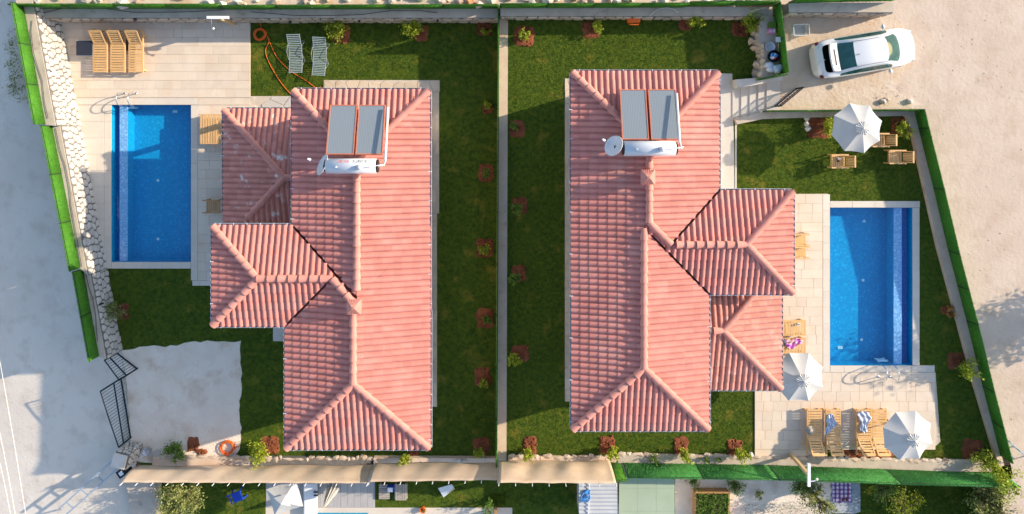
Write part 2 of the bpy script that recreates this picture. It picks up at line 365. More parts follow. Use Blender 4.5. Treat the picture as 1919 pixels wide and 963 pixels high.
# ------------------------------------------------------------------ stone facing helper
def clip_half(poly, px, py, nx, ny):
    out = []
    for i in range(len(poly)):
        a = poly[i]; b = poly[(i+1)%len(poly)]
        da = (a[0]-px)*nx+(a[1]-py)*ny; db = (b[0]-px)*nx+(b[1]-py)*ny
        if da <= 0: out.append(a)
        if da*db < 0:
            t = da/(da-db); out.append((a[0]+(b[0]-a[0])*t, a[1]+(b[1]-a[1])*t))
    return out
def cells(L, Hh, cw, ch, seed, jit=.38):
    rr = random.Random(seed); nx = max(1, round(L/cw)); ny = max(1, round(Hh/ch)); P = {}
    for i in range(-1, nx+1):
        for j in range(-1, ny+1):
            P[i,j] = ((i+.5+(.5 if j % 2 else 0)+rr.uniform(-jit,jit))*L/nx, (j+.5+rr.uniform(-jit,jit))*Hh/ny)
    res = []
    for (i,j), p in P.items():
        poly = [(0,0),(L,0),(L,Hh),(0,Hh)]
        if i < -1 or j < 0 or j >= ny: continue
        for di in (-2,-1,0,1,2):
            for dj in (-2,-1,0,1,2):
                q = P.get((i+di, j+dj))
                if q is None or q is p: continue
                poly = clip_half(poly, (p[0]+q[0])/2, (p[1]+q[1])/2, q[0]-p[0], q[1]-p[1])
                if len(poly) < 3: break
            if len(poly) < 3: break
        if len(poly) >= 3: res.append(poly)
    return res
def stone_face(parent, A, B, z0, z1, n, cw, ch, seed, m='stone', joined=None, gap=.022, out=.035):
    """stones on the vertical face from A to B (xy), outward normal n"""
    A = Vector((A[0],A[1],0)); B = Vector((B[0],B[1],0)); d = (B-A); L = d.length; d.normalize(); n = Vector((n[0],n[1],0)).normalized()
    big = MB(); rr = random.Random(seed)
    for poly in cells(L, z1-z0, cw, ch, seed):
        cx = sum(p[0] for p in poly)/len(poly); cy = sum(p[1] for p in poly)/len(poly)
        r = max(.02, min(math.hypot(p[0]-cx, p[1]-cy) for p in poly))
        k0 = max(.3, 1-gap/r); k1 = k0*.86; o = out*rr.uniform(.7, 1.4)
        # soften corners: midpoints pulled in
        pts = []
        for i in range(len(poly)):
            a = poly[i]; b = poly[(i+1)%len(poly)]; pts += [(a[0]*.82+b[0]*.18, a[1]*.82+b[1]*.18), (a[0]*.18+b[0]*.82, a[1]*.18+b[1]*.82)]
        base = [A+d*(cx+(p[0]-cx)*k0)+Vector((0,0,z0+cy+(p[1]-cy)*k0))-n*.01 for p in pts]
        top = [A+d*(cx+(p[0]-cx)*k1)+Vector((0,0,z0+cy+(p[1]-cy)*k1))+n*o for p in pts]
        N = len(pts); fs = [tuple(range(N,2*N))]+[(i,(i+1)%N,(i+1)%N+N,i+N) for i in range(N)]
        if n.dot(Vector((d.y,-d.x,0))) < 0: fs = [tuple(reversed(f)) for f in fs]
        if joined: big.add(base+top, fs)
        else: MB().add(base+top, fs).build('stone', m, parent)
    if joined: tag(big.build(joined, m, parent), kind='stuff')

def xy(p): return (p.x, p.y)

# left boundary wall: three stepped lengths with stone facing towards the pool
def lerp2(a, b, t): return (a[0]+(b[0]-a[0])*t, a[1]+(b[1]-a[1])*t)
LWB = lambda y: 116+(y-42)*(229-116)/(652-42)          # pixel x of wall foot at pixel y
wl_label = ['tall stone-faced boundary wall beside the wooden sun loungers, with concrete top',
            'stone-faced boundary wall along the left pool with concrete top',
            'low end of stone-faced wall next to the black gate']
LW = [(12, 236, 1.70, (44.5,10), (86,234)), (236, 503, 1.42, (98,236), (151,503)), (503, 656, 1.22, (156,503), (186,668))]
LFENCE = []
for i, (y0, y1, hh, f0, f1) in enumerate(LW):
    zt = L1+hh
    a = G(LWB(y0), y0, L1); b = G(LWB(y1), y1, L1); c = G(*f1, zt); d = G(*f0, zt)
    off = (c-b).normalized()*.10; c2 = c+off; d2 = d+off
    w = MB().prism([xy(d2), xy(c2), xy(b), xy(a)][::1], -1.7, zt).build('stone_wall', 'mortar')
    cap = MB().prism([xy(d2), xy(c2), xy(b)if False else (b.x-.03,b.y), (a.x-.03,a.y)], zt, zt+.03).build('concrete_top', 'conc', w)
    tag(w, wl_label[i], 'wall', 'walls around the left garden')
    nrm = ((b-a).normalized()); n = Vector((-nrm.y, nrm.x, 0));  n = n if n.x > 0 else -n
    stone_face(w, xy(a), xy(b), L1, zt-.01, n, .33, .27, 11+i)
    LFENCE.append((d, c, zt+.03))

# top boundary walls
def top_wall(x0, x1, yin, yout, zlo, zt, label, seed, group):
    a = G(x0, yin, zt); b = G(x1, yin, zt); Y1 = G(0, yout, zt).y
    w = MB().prism([(a.x,a.y),(b.x,b.y),(b.x,Y1),(a.x,Y1)], zlo-.6, zt).build('stone_wall', 'mortar')
    MB().prism([(a.x,a.y+.02),(b.x,b.y+.02),(b.x,Y1),(a.x,Y1)], zt, zt+.03).build('concrete_top', 'conc', w)
    stone_face(w, xy(a), xy(b), zlo, zt-.01, (0,-1), .48, .34, seed, 'stoneb', joined='stone_facing')
    return tag(w, label, 'wall', group)
top_wall(58, 936, 34, 13, L1, .10, 'long stone wall behind the loungers and lawn of the left house', 21, 'walls along the top')
top_wall(938, 1447, 31, 13, L2, .75, 'stone wall along the top of the right house lawn', 22, 'walls along the top')
top_wall(1478, 1674, 24, 5, LR, 1.35, 'short stone wall above the parked white car', 23, 'walls along the top')
# centre wall
cw = MB().prism([xy(G(933,12,0)),xy(G(929,872,0)),xy(G(949,872,0)),xy(G(952,40,0))][::1], -1.7, .02).build('garden_wall', 'concpink')
tag(cw, 'long narrow wall dividing the two lawns, dusty pink top', 'wall')
# right diagonal wall
RWI = [(1690,212),(1702,240),(1725,340),(1752,460),(1787,590),(1820,715),(1852,823),(1866,872)]
RWO = [(1716,208),(1725,240),(1748,340),(1776,460),(1809,590),(1840,715),(1869,823),(1882,872)]
rw = MB()
pin = [xy(G(x,y,L2)) for x,y in RWI]; pout = [xy(G(x,y,.24)) for x,y in RWO]
rw.prism((pin+pout[::-1])[::-1] , -.5, .24)
tag(rw.build('garden_wall', 'concpink'), 'slanting concrete kerb wall between right lawn and sandy road', 'wall')
# wall above the seating lawn
w = MB().prism([xy(G(1378,233,0)), xy(G(1378,222,.3)), xy(G(1430,209,.3)), xy(G(1716,208,.24)), xy(G(1700,217,.24)), xy(G(1520,220,.3)), xy(G(1430,223,.3))][::-1], -.4, .25).build('garden_wall','conc')
tag(w, 'low concrete wall behind the parasol on the small lawn', 'wall')
# bottom walls
def bottom_wall(x0, x1, ytop0, ytop1, yb, zl, zt, label, seed, stone=True, m='concpink'):
    a = G(x0, ytop0, zt); b = G(x1, ytop1, zt); Y1 = G(0, yb, zt).y
    w = MB().prism([(a.x,Y1),(b.x,Y1),(b.x,b.y),(a.x,a.y)], -2.0, zt).build('garden_wall', m)
    big = MB(); rr = random.Random(seed); x = a.x
    while x < b.x-.2 and stone:       # rough edging stones on top along the garden side
        l = rr.uniform(.14,.55); yy = a.y+(b.y-a.y)*(x-a.x)/(b.x-a.x)
        MB().blob((x+l/2, yy-.05+rr.uniform(-.05,.05), zt-.03), (l*.60, .13*rr.uniform(.6,1.3), .06), 0, .22, rr.random()).build('stone', 'stoneb', w); x += l
    return tag(w, label, 'wall', 'walls along the bottom')
bottom_wall(285, 470, 856, 857, 880, L1, -.95, 'stone edged wall behind the orange hose on driveway', 31)
bottom_wall(470, 696, 857, 858, 880, L1, -.92, 'bluish stone topped wall below the left house', 32, m='mortar')
bottom_wall(700, 930, 858, 859, 880, L1, -.85, 'plain beige wall top with two white stones', 33, stone=False)
bottom_wall(952, 1156, 855, 856, 880, L2, .12, 'wall top next to four yellow shrubs, behind the tan screen', 34)
bottom_wall(1158, 1860, 851, 864, 884, L2, .15, 'long stone edged wall in front of the green turf screen', 35, m='conc')

# ------------------------------------------------------------------ fences of artificial turf
def turf_fence(name, pts, z0s, z1s, label, plen=2.0, mats=('turf','turfblade'), dens=900, group='green turf fences', th=.035, both=False, topcol=None):
    root = empty(name, Vector((pts[0][0], pts[0][1], z0s[0])), 0, label, 'fence', group); base = root.location.copy()
    for i in range(len(pts)-1):
        A = Vector((pts[i][0], pts[i][1], 0)); B = Vector((pts[i+1][0], pts[i+1][1], 0)); L = (B-A).length; d = (B-A)/L; n = Vector((-d.y, d.x, 0))
        k = max(1, round(L/plen))
        for j in range(k):
            t0, t1 = j/k, (j+1)/k
            a = A.lerp(B, t0)+d*.018; b = A.lerp(B, t1)-d*.018
            zz = lambda zs, t: zs[i]+(zs[i+1]-zs[i])*t
            za0, zb0, za1, zb1 = zz(z0s,t0), zz(z0s,t1), zz(z1s,t0), zz(z1s,t1)
            vs = [a-n*th/2+Vector((0,0,za0)), b-n*th/2+Vector((0,0,zb0)), b+n*th/2+Vector((0,0,zb0)), a+n*th/2+Vector((0,0,za0)),
                  a-n*th/2+Vector((0,0,za1)), b-n*th/2+Vector((0,0,zb1)), b+n*th/2+Vector((0,0,zb1)), a+n*th/2+Vector((0,0,za1))]
            V = np.array([v-base for v in vs]); F = np.array([(0,2,1),(0,3,2),(4,5,6),(4,6,7),(0,1,5),(0,5,4),(1,2,6),(1,6,5),(2,3,7),(2,7,6),(3,0,4),(3,4,7)])
            area = (b-a).length*(za1-za0); cnt = int(area*dens)
            u = RNG.uniform(0,1,(cnt,1)); v = RNG.uniform(0,1,(cnt,1))
            lo = V[0]*(1-u)+V[1]*u; hi = V[4]*(1-u)+V[5]*u; P = lo*(1-v)+hi*v
            side = np.where(RNG.uniform(0,1,(cnt,1)) < .5, 0.0, 1.0); nn = np.array(n); P = P+nn*th*side
            Nd = nn*(2*side-1)+np.array([0,0,-.35])
            tc = int((b-a).length*160); tu = RNG.uniform(0,1,(tc,1)); PT = V[4]*(1-tu)+V[5]*tu+nn*th*RNG.uniform(0,1,(tc,1))
            P = np.vstack([P,PT]); Nd = np.vstack([Nd, np.tile([0,0,1.0],(tc,1))])
            bV, bF = blades(P, Nd, .045, .016, .7)
            me = np_mesh('panel', np.vstack([V,bV]), np.vstack([F, bF+8]), mats[0]); me.materials.append(M[mats[1]])
            mi = np.zeros(len(F)+len(bF), np.int32); mi[len(F):] = 1; me.polygons.foreach_set('material_index', mi)
            obj('panel', me, root)
            pm = MB().box((a-d*.018-base)+Vector((0,0,(za0+za1)/2+.0)), (.035,.06,za1-za0+.02), math.atan2(d.y,d.x)); pm.build('post', 'post', root)
        MB().bar(A+d*.03-base+Vector((0,0,z1s[i]-.03))+n*.03, B-base+Vector((0,0,z1s[i+1]-.03))+n*.03, .02, .02).build('rail', 'post', root)
    return root
lf_lab = ['green turf fence panels on the tall wall left of the loungers', 'bright green turf fence on the wall beside the left pool', 'dark shaded green turf fence ending at the black gate']
for (d, c, z), lab in zip(LFENCE, lf_lab):
    turf_fence('turf_fence', [xy(d), xy(c)], [z,z], [z+.74,z+.74], lab, 2.1)
turf_fence('turf_fence', [xy(G(46,15.5,.13)), xy(G(425,15.5,.13))], [.13,.13], [1.12,1.08], 'green turf fence along the top wall above the wooden loungers', 2.2)
turf_fence('turf_fence', [xy(G(427,17,.13)), xy(G(935,15,.13))], [.13,.13], [.98,.96], 'green turf fence along the top wall above the metal loungers', 2.2)
turf_fence('turf_fence', [xy(G(938,14.5,.78)), xy(G(1284,13,.78))], [.78,.78], [1.68,1.66], 'green turf fence above the lawn with the orange reel', 2.2)
turf_fence('turf_fence', [xy(G(1284,11,.78)), xy(G(1448,9,.78))], [.78,.78], [1.70,1.70], 'green turf fence at the top corner near the lime shrub', 2.2)
turf_fence('turf_fence', [xy(G(1450,10,.9)), xy(G(1465,139,.9))], [.86,.86], [1.64,1.64], 'short green turf fence beside the car driveway', 2.0)
turf_fence('turf_fence', [xy(G(1465,141,.9)), xy(G(1415,150,.6))], [.86,.6], [1.5,.95], 'small green turf fence return above the stairs', 2.0)
turf_fence('turf_fence', [xy(G(1478,5,1.38)), xy(G(1672,1,1.38))], [1.38,1.38], [2.1,2.1], 'green turf fence on the short wall above the white car', 2.2)
turf_fence('turf_fence', [xy(G(934.5,14,.02)), xy(G(930.5,873,.02))], [.02,.02], [.56,.56], 'long thin green fence dividing the two gardens', 2.4, dens=250)
turf_fence('turf_fence', [xy(G(1432,208.5,.42)), xy(G(1712,206.5,.24))], [.25,.25], [.80,.90], 'thin green fence between driveway and small lawn', 2.0, dens=300)
RFP = [xy(G(x,y,.24)) for x,y in [(1714,206),(1722,240),(1750,352),(1778,470),(1812,600),(1842,723),(1876,855)]]
turf_fence('turf_fence', RFP, [.24]*7, [.97]*7, 'slanting green turf fence along the sandy road on the right', 2.05)
turf_fence('turf_screen', [xy(G(1168,868,.15)), xy(G(1440,872,.15)), xy(G(1660,880,.15)), xy(G(1878,888,.15))], [.15]*4, [1.42,1.42,1.40,1.30],
           'wide green turf screen along the bottom of the right garden', 4.2, ('turfb','turfbblade'), 1300)
turf_fence('turf_screen', [xy(G(1138,866,.15)), xy(G(1166,869,.15))], [.15,.15], [1.9,1.6], 'dark folded green turf corner beside the tan screen', 1.2, ('turf','turfblade'), 900)

# tan cloth screens
def cloth_screen(p0, p1, z00, z01, z10, z11, label, seed, wav=.05):
    a = Vector((*p0,0)); b = Vector((*p1,0)); L = (b-a).length; nx = int(L/.12); nz = 10; rr = random.Random(seed)
    root = empty('cloth_screen', Vector((a.x,a.y,z00)), 0, label, 'screen', 'tan cloth screens'); base = root.location
    ph = [rr.uniform(0,6.28) for _ in range(6)]
    mb = MB(); vs = []
    for i in range(nx+1):
        t = i/nx; x = a.lerp(b,t)
        for j in range(nz+1):
            v = j/nz; zl = z00+(z01-z00)*t; zh = z10+(z11-z10)*t
            w = wav*math.sin(math.pi*v)*(math.sin(t*L*2.1+ph[0])+.6*math.sin(t*L*5.3+ph[1]+v*2))*.6 + .14*math.sin(math.pi*v)+.03
            sag = .04*abs(math.sin(t*L*math.pi/1.1))*v
            zb = .05*math.sin(t*L*1.7+ph[2])*(1-v)
            vs.append(x+Vector((0,w,zl+(zh-zl)*v-sag+zb))-base)
    fs = [(i*(nz+1)+j, (i+1)*(nz+1)+j, (i+1)*(nz+1)+j+1, i*(nz+1)+j+1) for i in range(nx) for j in range(nz)]
    o = mb.add(vs, fs).build('cloth', 'tan', root, True)
    sm = o.modifiers.new('solid','SOLIDIFY'); sm.thickness = .006
    k = max(2, round(L/.68))
    for i in range(k+1):
        t = i/k; x = a.lerp(b,t); zh = z10+(z11-z10)*t
        MB().tube([x-base+Vector((0,-.06,z00-.5)), x-base+Vector((0,-.06,zh+.05))],.018,6).build('post','bracket',root)
    return root
cloth_screen(xy(G(262,873,-.95)), xy(G(702,871,-.95)), -.92,-.90, .62,.78, 'left half of the tan cloth screen, half shaded', 1)
cloth_screen(xy(G(705,868,-.85)), xy(G(934,864,-.3)), -.85,-.1, .90,1.45, 'middle of the tan cloth screen beyond the tear', 2)
cloth_screen(xy(G(936,864,.1)), xy(G(1142,864,.1)), .1,.1, 2.05,2.10, 'wrinkled right end of the tan cloth screen beside green turf', 3, .09)

# ------------------------------------------------------------------ paving
def pave(parent, x0, y0, x1, y1, z, seed, row=.42, th=.04, m='trav', lens=(.42,.62,.83), joint=.005):
    a = G(x0, y1, z); b = G(x1, y0, z); rr = random.Random(seed); meshes = {}
    nr = max(1, round((b.y-a.y)/row)); row = (b.y-a.y)/nr
    for r in range(nr):
        x = a.x; y = a.y+r*row; first = True
        while x < b.x-.02:
            l = rr.choice(lens)*(rr.uniform(.4,1) if first else 1); first = False
            if b.x-(x+l) < .25: l = b.x-x
            key = round(l,3)
            if key not in meshes:
                hx, hy = l/2-joint/2, row/2-joint/2; bv = .006
                mb = MB(); p = [(-hx,-hy,-th),(hx,-hy,-th),(hx,hy,-th),(-hx,hy,-th)]; q = [(-hx,-hy,-bv),(hx,-hy,-bv),(hx,hy,-bv),(-hx,hy,-bv)]
                t = [(-hx+bv,-hy+bv,0),(hx-bv,-hy+bv,0),(hx-bv,hy-bv,0),(-hx+bv,hy-bv,0)]
                mb.add(p+q+t, [(8,9,10,11)]+[(i,(i+1)%4,(i+1)%4+4,i+4) for i in range(4)]+[(i+4,(i+1)%4+4,(i+1)%4+8,i+8) for i in range(4)])
                meshes[key] = mb.mesh('paving_stone', m)
            obj('paving_stone', meshes[key], parent, (x+l/2, y+row/2, z+th+rr.uniform(-.0015,.0015))); x += l
def deck(name, polys, z):
    root = None
    for p in polys:
        o = sheet(name if root is None else 'bedding', p, [], z+.006+ (0 if root is None else .003), 'grout', 'structure' if root is None else None, root)
        root = root or o
    return root
d1 = deck('pool_deck', [R4(96,38,469.5,196.5,L1), R4(140,196.6,207,503,L1), R4(361,196.6,486,535,L1)], L1)
pave(d1, 96, 38, 469.5, 183, L1+.008, 41)
pave(d1, 140, 183.5, 371, 196.4, L1+.008, 42, .5, m='coping', lens=(1.1,1.5))
pave(d1, 140, 197.0, 196, 503, L1+.008, 43, .75, m='coping', lens=(2.0,))
pave(d1, 196.3, 197.0, 209.6, 503, L1+.008, 44, .75, m='coping', lens=(2.0,))
pave(d1, 371.5, 197.0, 480, 525, L1+.008, 45)
pave(d1, 371.5, 183.5, 469.5, 196.7, L1+.008, 46)
pave(d1, 361, 525.3, 480, 535, L1+.008, 47, .3, m='coping', lens=(.8,))
pave(d1, 358.4, 197.0, 371.2, 525, L1+.008, 48, .7, m='coping', lens=(2.0,))
pave(d1, 209.8, 490.4, 358.2, 503, L1+.008, 49, .5, m='coping', lens=(.9,))
d2 = deck('pool_deck', [R4(1440,363,1552,697,L2), R4(1712.2,684,1751.5,697.1,L2), R4(1414,697.3,1745,842,L2), R4(1414,842.3,1550,857,L2), PX([(1745.2,842),(1762,828),(1753,697.3),(1745.2,697.3)],L2)], L2)
pave(d2, 1440, 364, 1541, 697, L2+.008, 51)
pave(d2, 1414, 697.4, 1752, 842, L2+.008, 52)
pave(d2, 1414, 842.5, 1550, 857, L2+.008, 53)
pave(d2, 1541.4, 364, 1554.6, 697, L2+.008, 54, .7, m='coping', lens=(2.,))
pave(d2, 1555, 376.5, 1723, 388.8, L2+.008, 55, .5, m='coping', lens=(1.0,))
pave(d2, 1709.2, 389.2, 1722.5, 684, L2+.008, 56, .7, m='coping', lens=(2.,))
pave(d2, 1555, 684.4, 1751, 697, L2+.008, 57, .5, m='coping', lens=(1.0,))
def slab_path(name, poly, z, m='white_slab'):
    o = sheet(name, poly, [], z, m); return o
# flagstone paths round the houses
def flag_path(name, x0, y0, x1, y1, z, seed, vertical, cw=.55, m='path'):
    o = sheet(name, R4(x0,y0,x1,y1,z), [], z+.006, 'grout'); a = G(x0,y1,z); b = G(x1,y0,z)
    rr = random.Random(seed)
    for poly in cells(b.x-a.x, b.y-a.y, cw if not vertical else .42, .42 if not vertical else cw, seed, .3):
        cx = sum(p[0] for p in poly)/len(poly); cy = sum(p[1] for p in poly)/len(poly); k = .955; h = .03+rr.uniform(-.004,.006)
        lo = [(a.x+cx+(p[0]-cx)*k, a.y+cy+(p[1]-cy)*k, z) for p in poly]; hi = [(x+(a.x+cx-x)*.02, y+(a.y+cy-y)*.02, z+h) for x,y,_ in lo]; n = len(poly)
        MB().add(lo+hi, [tuple(range(n,2*n))]+[(i,(i+1)%n,(i+1)%n+n,i+n) for i in range(n)]).build('paving_stone', m, o)
    return o
flag_path('path', 607, 150, 824, 172, L1, 61, False)
flag_path('path', 795, 172.5, 823, 400, L1, 62, True)
flag_path('path', 793, 400.5, 819, 762, L1, 63, True)
flag_path('path', 470, 180, 600, 206, L1, 64, False, 1.6, 'white_slab')
flag_path('path', 1058.5, 147, 1090, 752, L2, 65, True)
slab_path('path_slab', R4(512,600,545,639,L1), L1+.03)
slab_path('path_right', PX([(1320,136),(1372,138),(1377,365),(1320,365)],L2), L2+.03)
MB().prism([xy(G(1377,233,0)),xy(G(1380,233,0)),xy(G(1380,362,0)),xy(G(1377,362,0))][::-1],-.1,.05).build('kerb','white_slab')['kind'] = 'structure'
# stairs from driveway to house path
st = empty('garden_stairs', G(1378,200,0), 0, 'pale stone stairs from driveway down to the right house path', 'stairs'); sb = st.location
for i in range(5):
    x0 = 1373+i*16; z = .045*(i+1)+.02
    p = [G(x0,158-i*1.5,z), G(x0,222-i*3,z), G(1462,208,z), G(1462,152,z)]
    MB().prism([(q.x-sb.x,q.y-sb.y) for q in p], -.3, z).build('step','white_slab',st)
w = MB().prism([xy(G(1374,150,.2)),xy(G(1376,166,.2)),xy(G(1468,150,.6)),xy(G(1466,138,.6)),xy(G(1418,146,.5))], -.3, .58).build('garden_wall','white_slab')
tag(w, 'pale low wall beside the stairs under the green return fence', 'wall')
# ledge with stones beside the dark lawn
lg = MB().prism([xy(G(1424,30,.7)),xy(G(1418,75,.7)),xy(G(1430,105,.7)),xy(G(1424,150,.7)),xy(G(1466,141,.9)),xy(G(1450,30,.9))], -.3, .86).build('stone_ledge','conc')
tag(lg, 'raised stone ledge holding cleaning things by the green fence', 'wall')
rr = random.Random(9)
pp = [(1424,32),(1418,75),(1430,105),(1424,146)]
for i in range(3):
    a = G(*pp[i],.7); b = G(*pp[i+1],.7); n = int((b-a).length/.3)
    for k in range(n):
        for lev in range(2):
            p = a.lerp(b,(k+.5*lev+rr.uniform(-.2,.2))/n); MB().blob((p.x-.02+.08*lev+rr.uniform(-.05,.05),p.y,.22+.46*lev),(rr.uniform(.12,.2),rr.uniform(.13,.2),.27),0,.32,rr.random()).build('stone','stoneb',lg)

# ------------------------------------------------------------------ pools
def pool(x0, y0, x1, y1, zl, weir, chan, label, dots, drains):
    root = empty('swimming_pool', G(x0,y1,zl), 0, label, 'pool'); b = root.location
    def loc(px, py, z): q = G(px, py, zl); return (q.x-b.x, q.y-b.y, z-b.z)
    zt = zl+.035; zw = zl-.075; zf = zl-.68
    w0, w1 = sorted(weir); c0, c1 = sorted(chan); right = c0 > w0
    m0, m1 = (x0, w0) if right else (w1, x1)
    def rect(xa,ya,xb,yb,z): return [loc(xa,yb,z),loc(xb,yb,z),loc(xb,ya,z),loc(xa,ya,z)]
    mb = MB(); mb.add(rect(m0,y0,m1,y1,zf), [(0,1,2,3)])
    def wall(xa,ya,xb,yb,za,zb): mb.add([loc(xa,ya,za),loc(xb,yb,za),loc(xb,yb,zb),loc(xa,ya,zb)], [(0,1,2,3)])
    wall(x0,y1,x1,y1,zf,zt); wall(x1,y1,x1,y0,zf,zt); wall(x1,y0,x0,y0,zf,zt); wall(x0,y0,x0,y1,zf,zt)
    mb.build('basin','mosaic',root)
    wm = MB(); p = [loc(w0,y1,0),loc(w1,y1,0),loc(w1,y0,0),loc(w0,y0,0)]; wm.prism(p, zf-b.z, zw-.035-b.z); wv_ = wm.build('weir','mosaic',root); MB().prism(p, zw-.035-b.z, zw-.02-b.z).build('weir_top','mosaicl',wv_)
    MB().add(rect(c0,y0,c1,y1,zl-.45),[(0,1,2,3)]).build('channel','mosaicd',root)
    MB().add(rect(m0,y0,w1 if right else m1,y1,zw) if right else rect(w0,y0,x1,y1,zw),[(0,1,2,3)]).build('water','water',root)
    MB().add(rect(c0,y0,c1,y1,zw-.10),[(0,1,2,3)]).build('channel_water','water',root)
    for (px,py) in dots: MB().lathe([(.07,0),(.07,.012),(.03,.02)],10,Vector(loc(px,py,zf+.002))).build('floor_nozzle','white',root)
    for (px,py) in drains: MB().box(loc(px,py,zf+.012),(.22,.12,.02)).build('drain_cover','white',root)
    return root
pool(210,197,358,490,L1,(222,237),(210,222),'blue mosaic pool beside the left house, mostly in shade',[(282,340),(349,340),(282,452),(349,453)],[(315,208)])
pool(1555,389,1709,684,L2,(1677,1692),(1692,1709),'blue mosaic pool beside the right house with sunlit left strip',[(1634,418),(1561,415),(1632,531),(1561,530),(1629,645),(1559,642)],[(1588,660)])
def ladder(px, py, z, rz, label):
    root = empty('pool_ladder', G(px,py,z)+Vector((0,0,.05)), rz, label, 'ladder', 'pool ladders')
    for s in (-.26,.26):
        pts = [(s,0,0),(s,.0,.25)]+[(s,-.30+.30*math.cos(t),.42+.30*math.sin(t)) for t in [k*math.pi/10 for k in range(0,9)]]+[(s,-.62,.25),(s,-.66,-.1),(s,-.66,-.5)]
        MB().tube(pts,.022,8).build('rail','steel',root,True)
        MB().lathe([(.06,0),(.06,.012),(.03,.03)],12,(s,0,0)).build('foot_plate','steel',root,True)
    for z_ in (-.18,-.42): MB().box((0,-.66,z_),(.5,.1,.025)).build('step','steel',root)
    return root
ladder(246,175,L1,0,'steel ladder at the top of the left pool')
ladder(1656,705,L2,math.pi,'steel ladder at the bottom of the right pool')

# ------------------------------------------------------------------ houses with hipped tile roofs
T = .275; CT = math.cos(math.atan(T)); TW, TL = .232, .345
def tile_profile():
    us = [0,.008,.03,.06,.09,.12,.15,.172,.18,.206,.232]; return [(u, .064*max(0,math.sin(math.pi*u/.18))**.62 if u < .18 else -.004) for u in us]
def tile_mesh(m):
    pr = tile_profile(); n = len(pr); mb = MB(); ll = TL/CT*1.0+.035
    vs = [(u, 0, h+.029) for u,h in pr]+[(u, ll, h+.001) for u,h in pr]+[(u, 0, h-.006) for u,h in pr]+[(u, 0, h+.029) for u,h in pr]
    fs = [(i,i+1,n+i+1,n+i) for i in range(n-1)]+[(2*n+i,2*n+i+1,3*n+i+1,3*n+i) for i in range(n-1)]
    mb.add(vs, fs); me = mb.mesh('tile', m); me.polygons.foreach_set('use_smooth',[True]*(n-1)+[False]*(n-1)); return me
TILE = {k: tile_mesh(k) for k in ('tile','tile_pale','tile_stain')}
def cap_mesh(r0=.104, r1=.156, L=.45):
    vs = []; n = 8
    for (y, r, dz) in ((0, r1, .035), (L, r0, .0)):
        for k in range(n+1):
            t = math.pi*k/n; vs.append((r*math.cos(t), y, r*math.sin(t)*.85+dz))
    for k in range(n+1):
        t = math.pi*k/n; vs.append(((r1-.03)*math.cos(t), 0, (r1-.03)*math.sin(t)*.85+.03))
    vs += vs[:n+1]
    fs = [(k,k+1,n+2+k,n+1+k) for k in range(n)]+[(2*n+2+k,2*n+3+k,3*n+4+k,3*n+3+k) for k in range(n)]
    me = MB().add(vs, fs).mesh('ridge_tile','cap'); me.polygons.foreach_set('use_smooth',[True]*n+[False]*n); return me
CAP = cap_mesh()

class Body:
    def __init__(s, x0, y0, x1, y1, z): s.x0,s.x1 = x0,x1; s.y0,s.y1 = y0,y1; s.z = z     # world rect, eave height
    def d(s, x, y): return min(x-s.x0, s.x1-x, y-s.y0, s.y1-y)
    def h(s, x, y): q = s.d(x,y); return s.z+q*T if q >= -.02 else -99
    def planes(s): return [lambda x,y: x-s.x0, lambda x,y: s.x1-x, lambda x,y: y-s.y0, lambda x,y: s.y1-y]
def body_px(x0, y0, x1, y1, z): a = G(x0,y1,z); b = G(x1,y0,z); return Body(a.x,a.y,b.x,b.y,z)

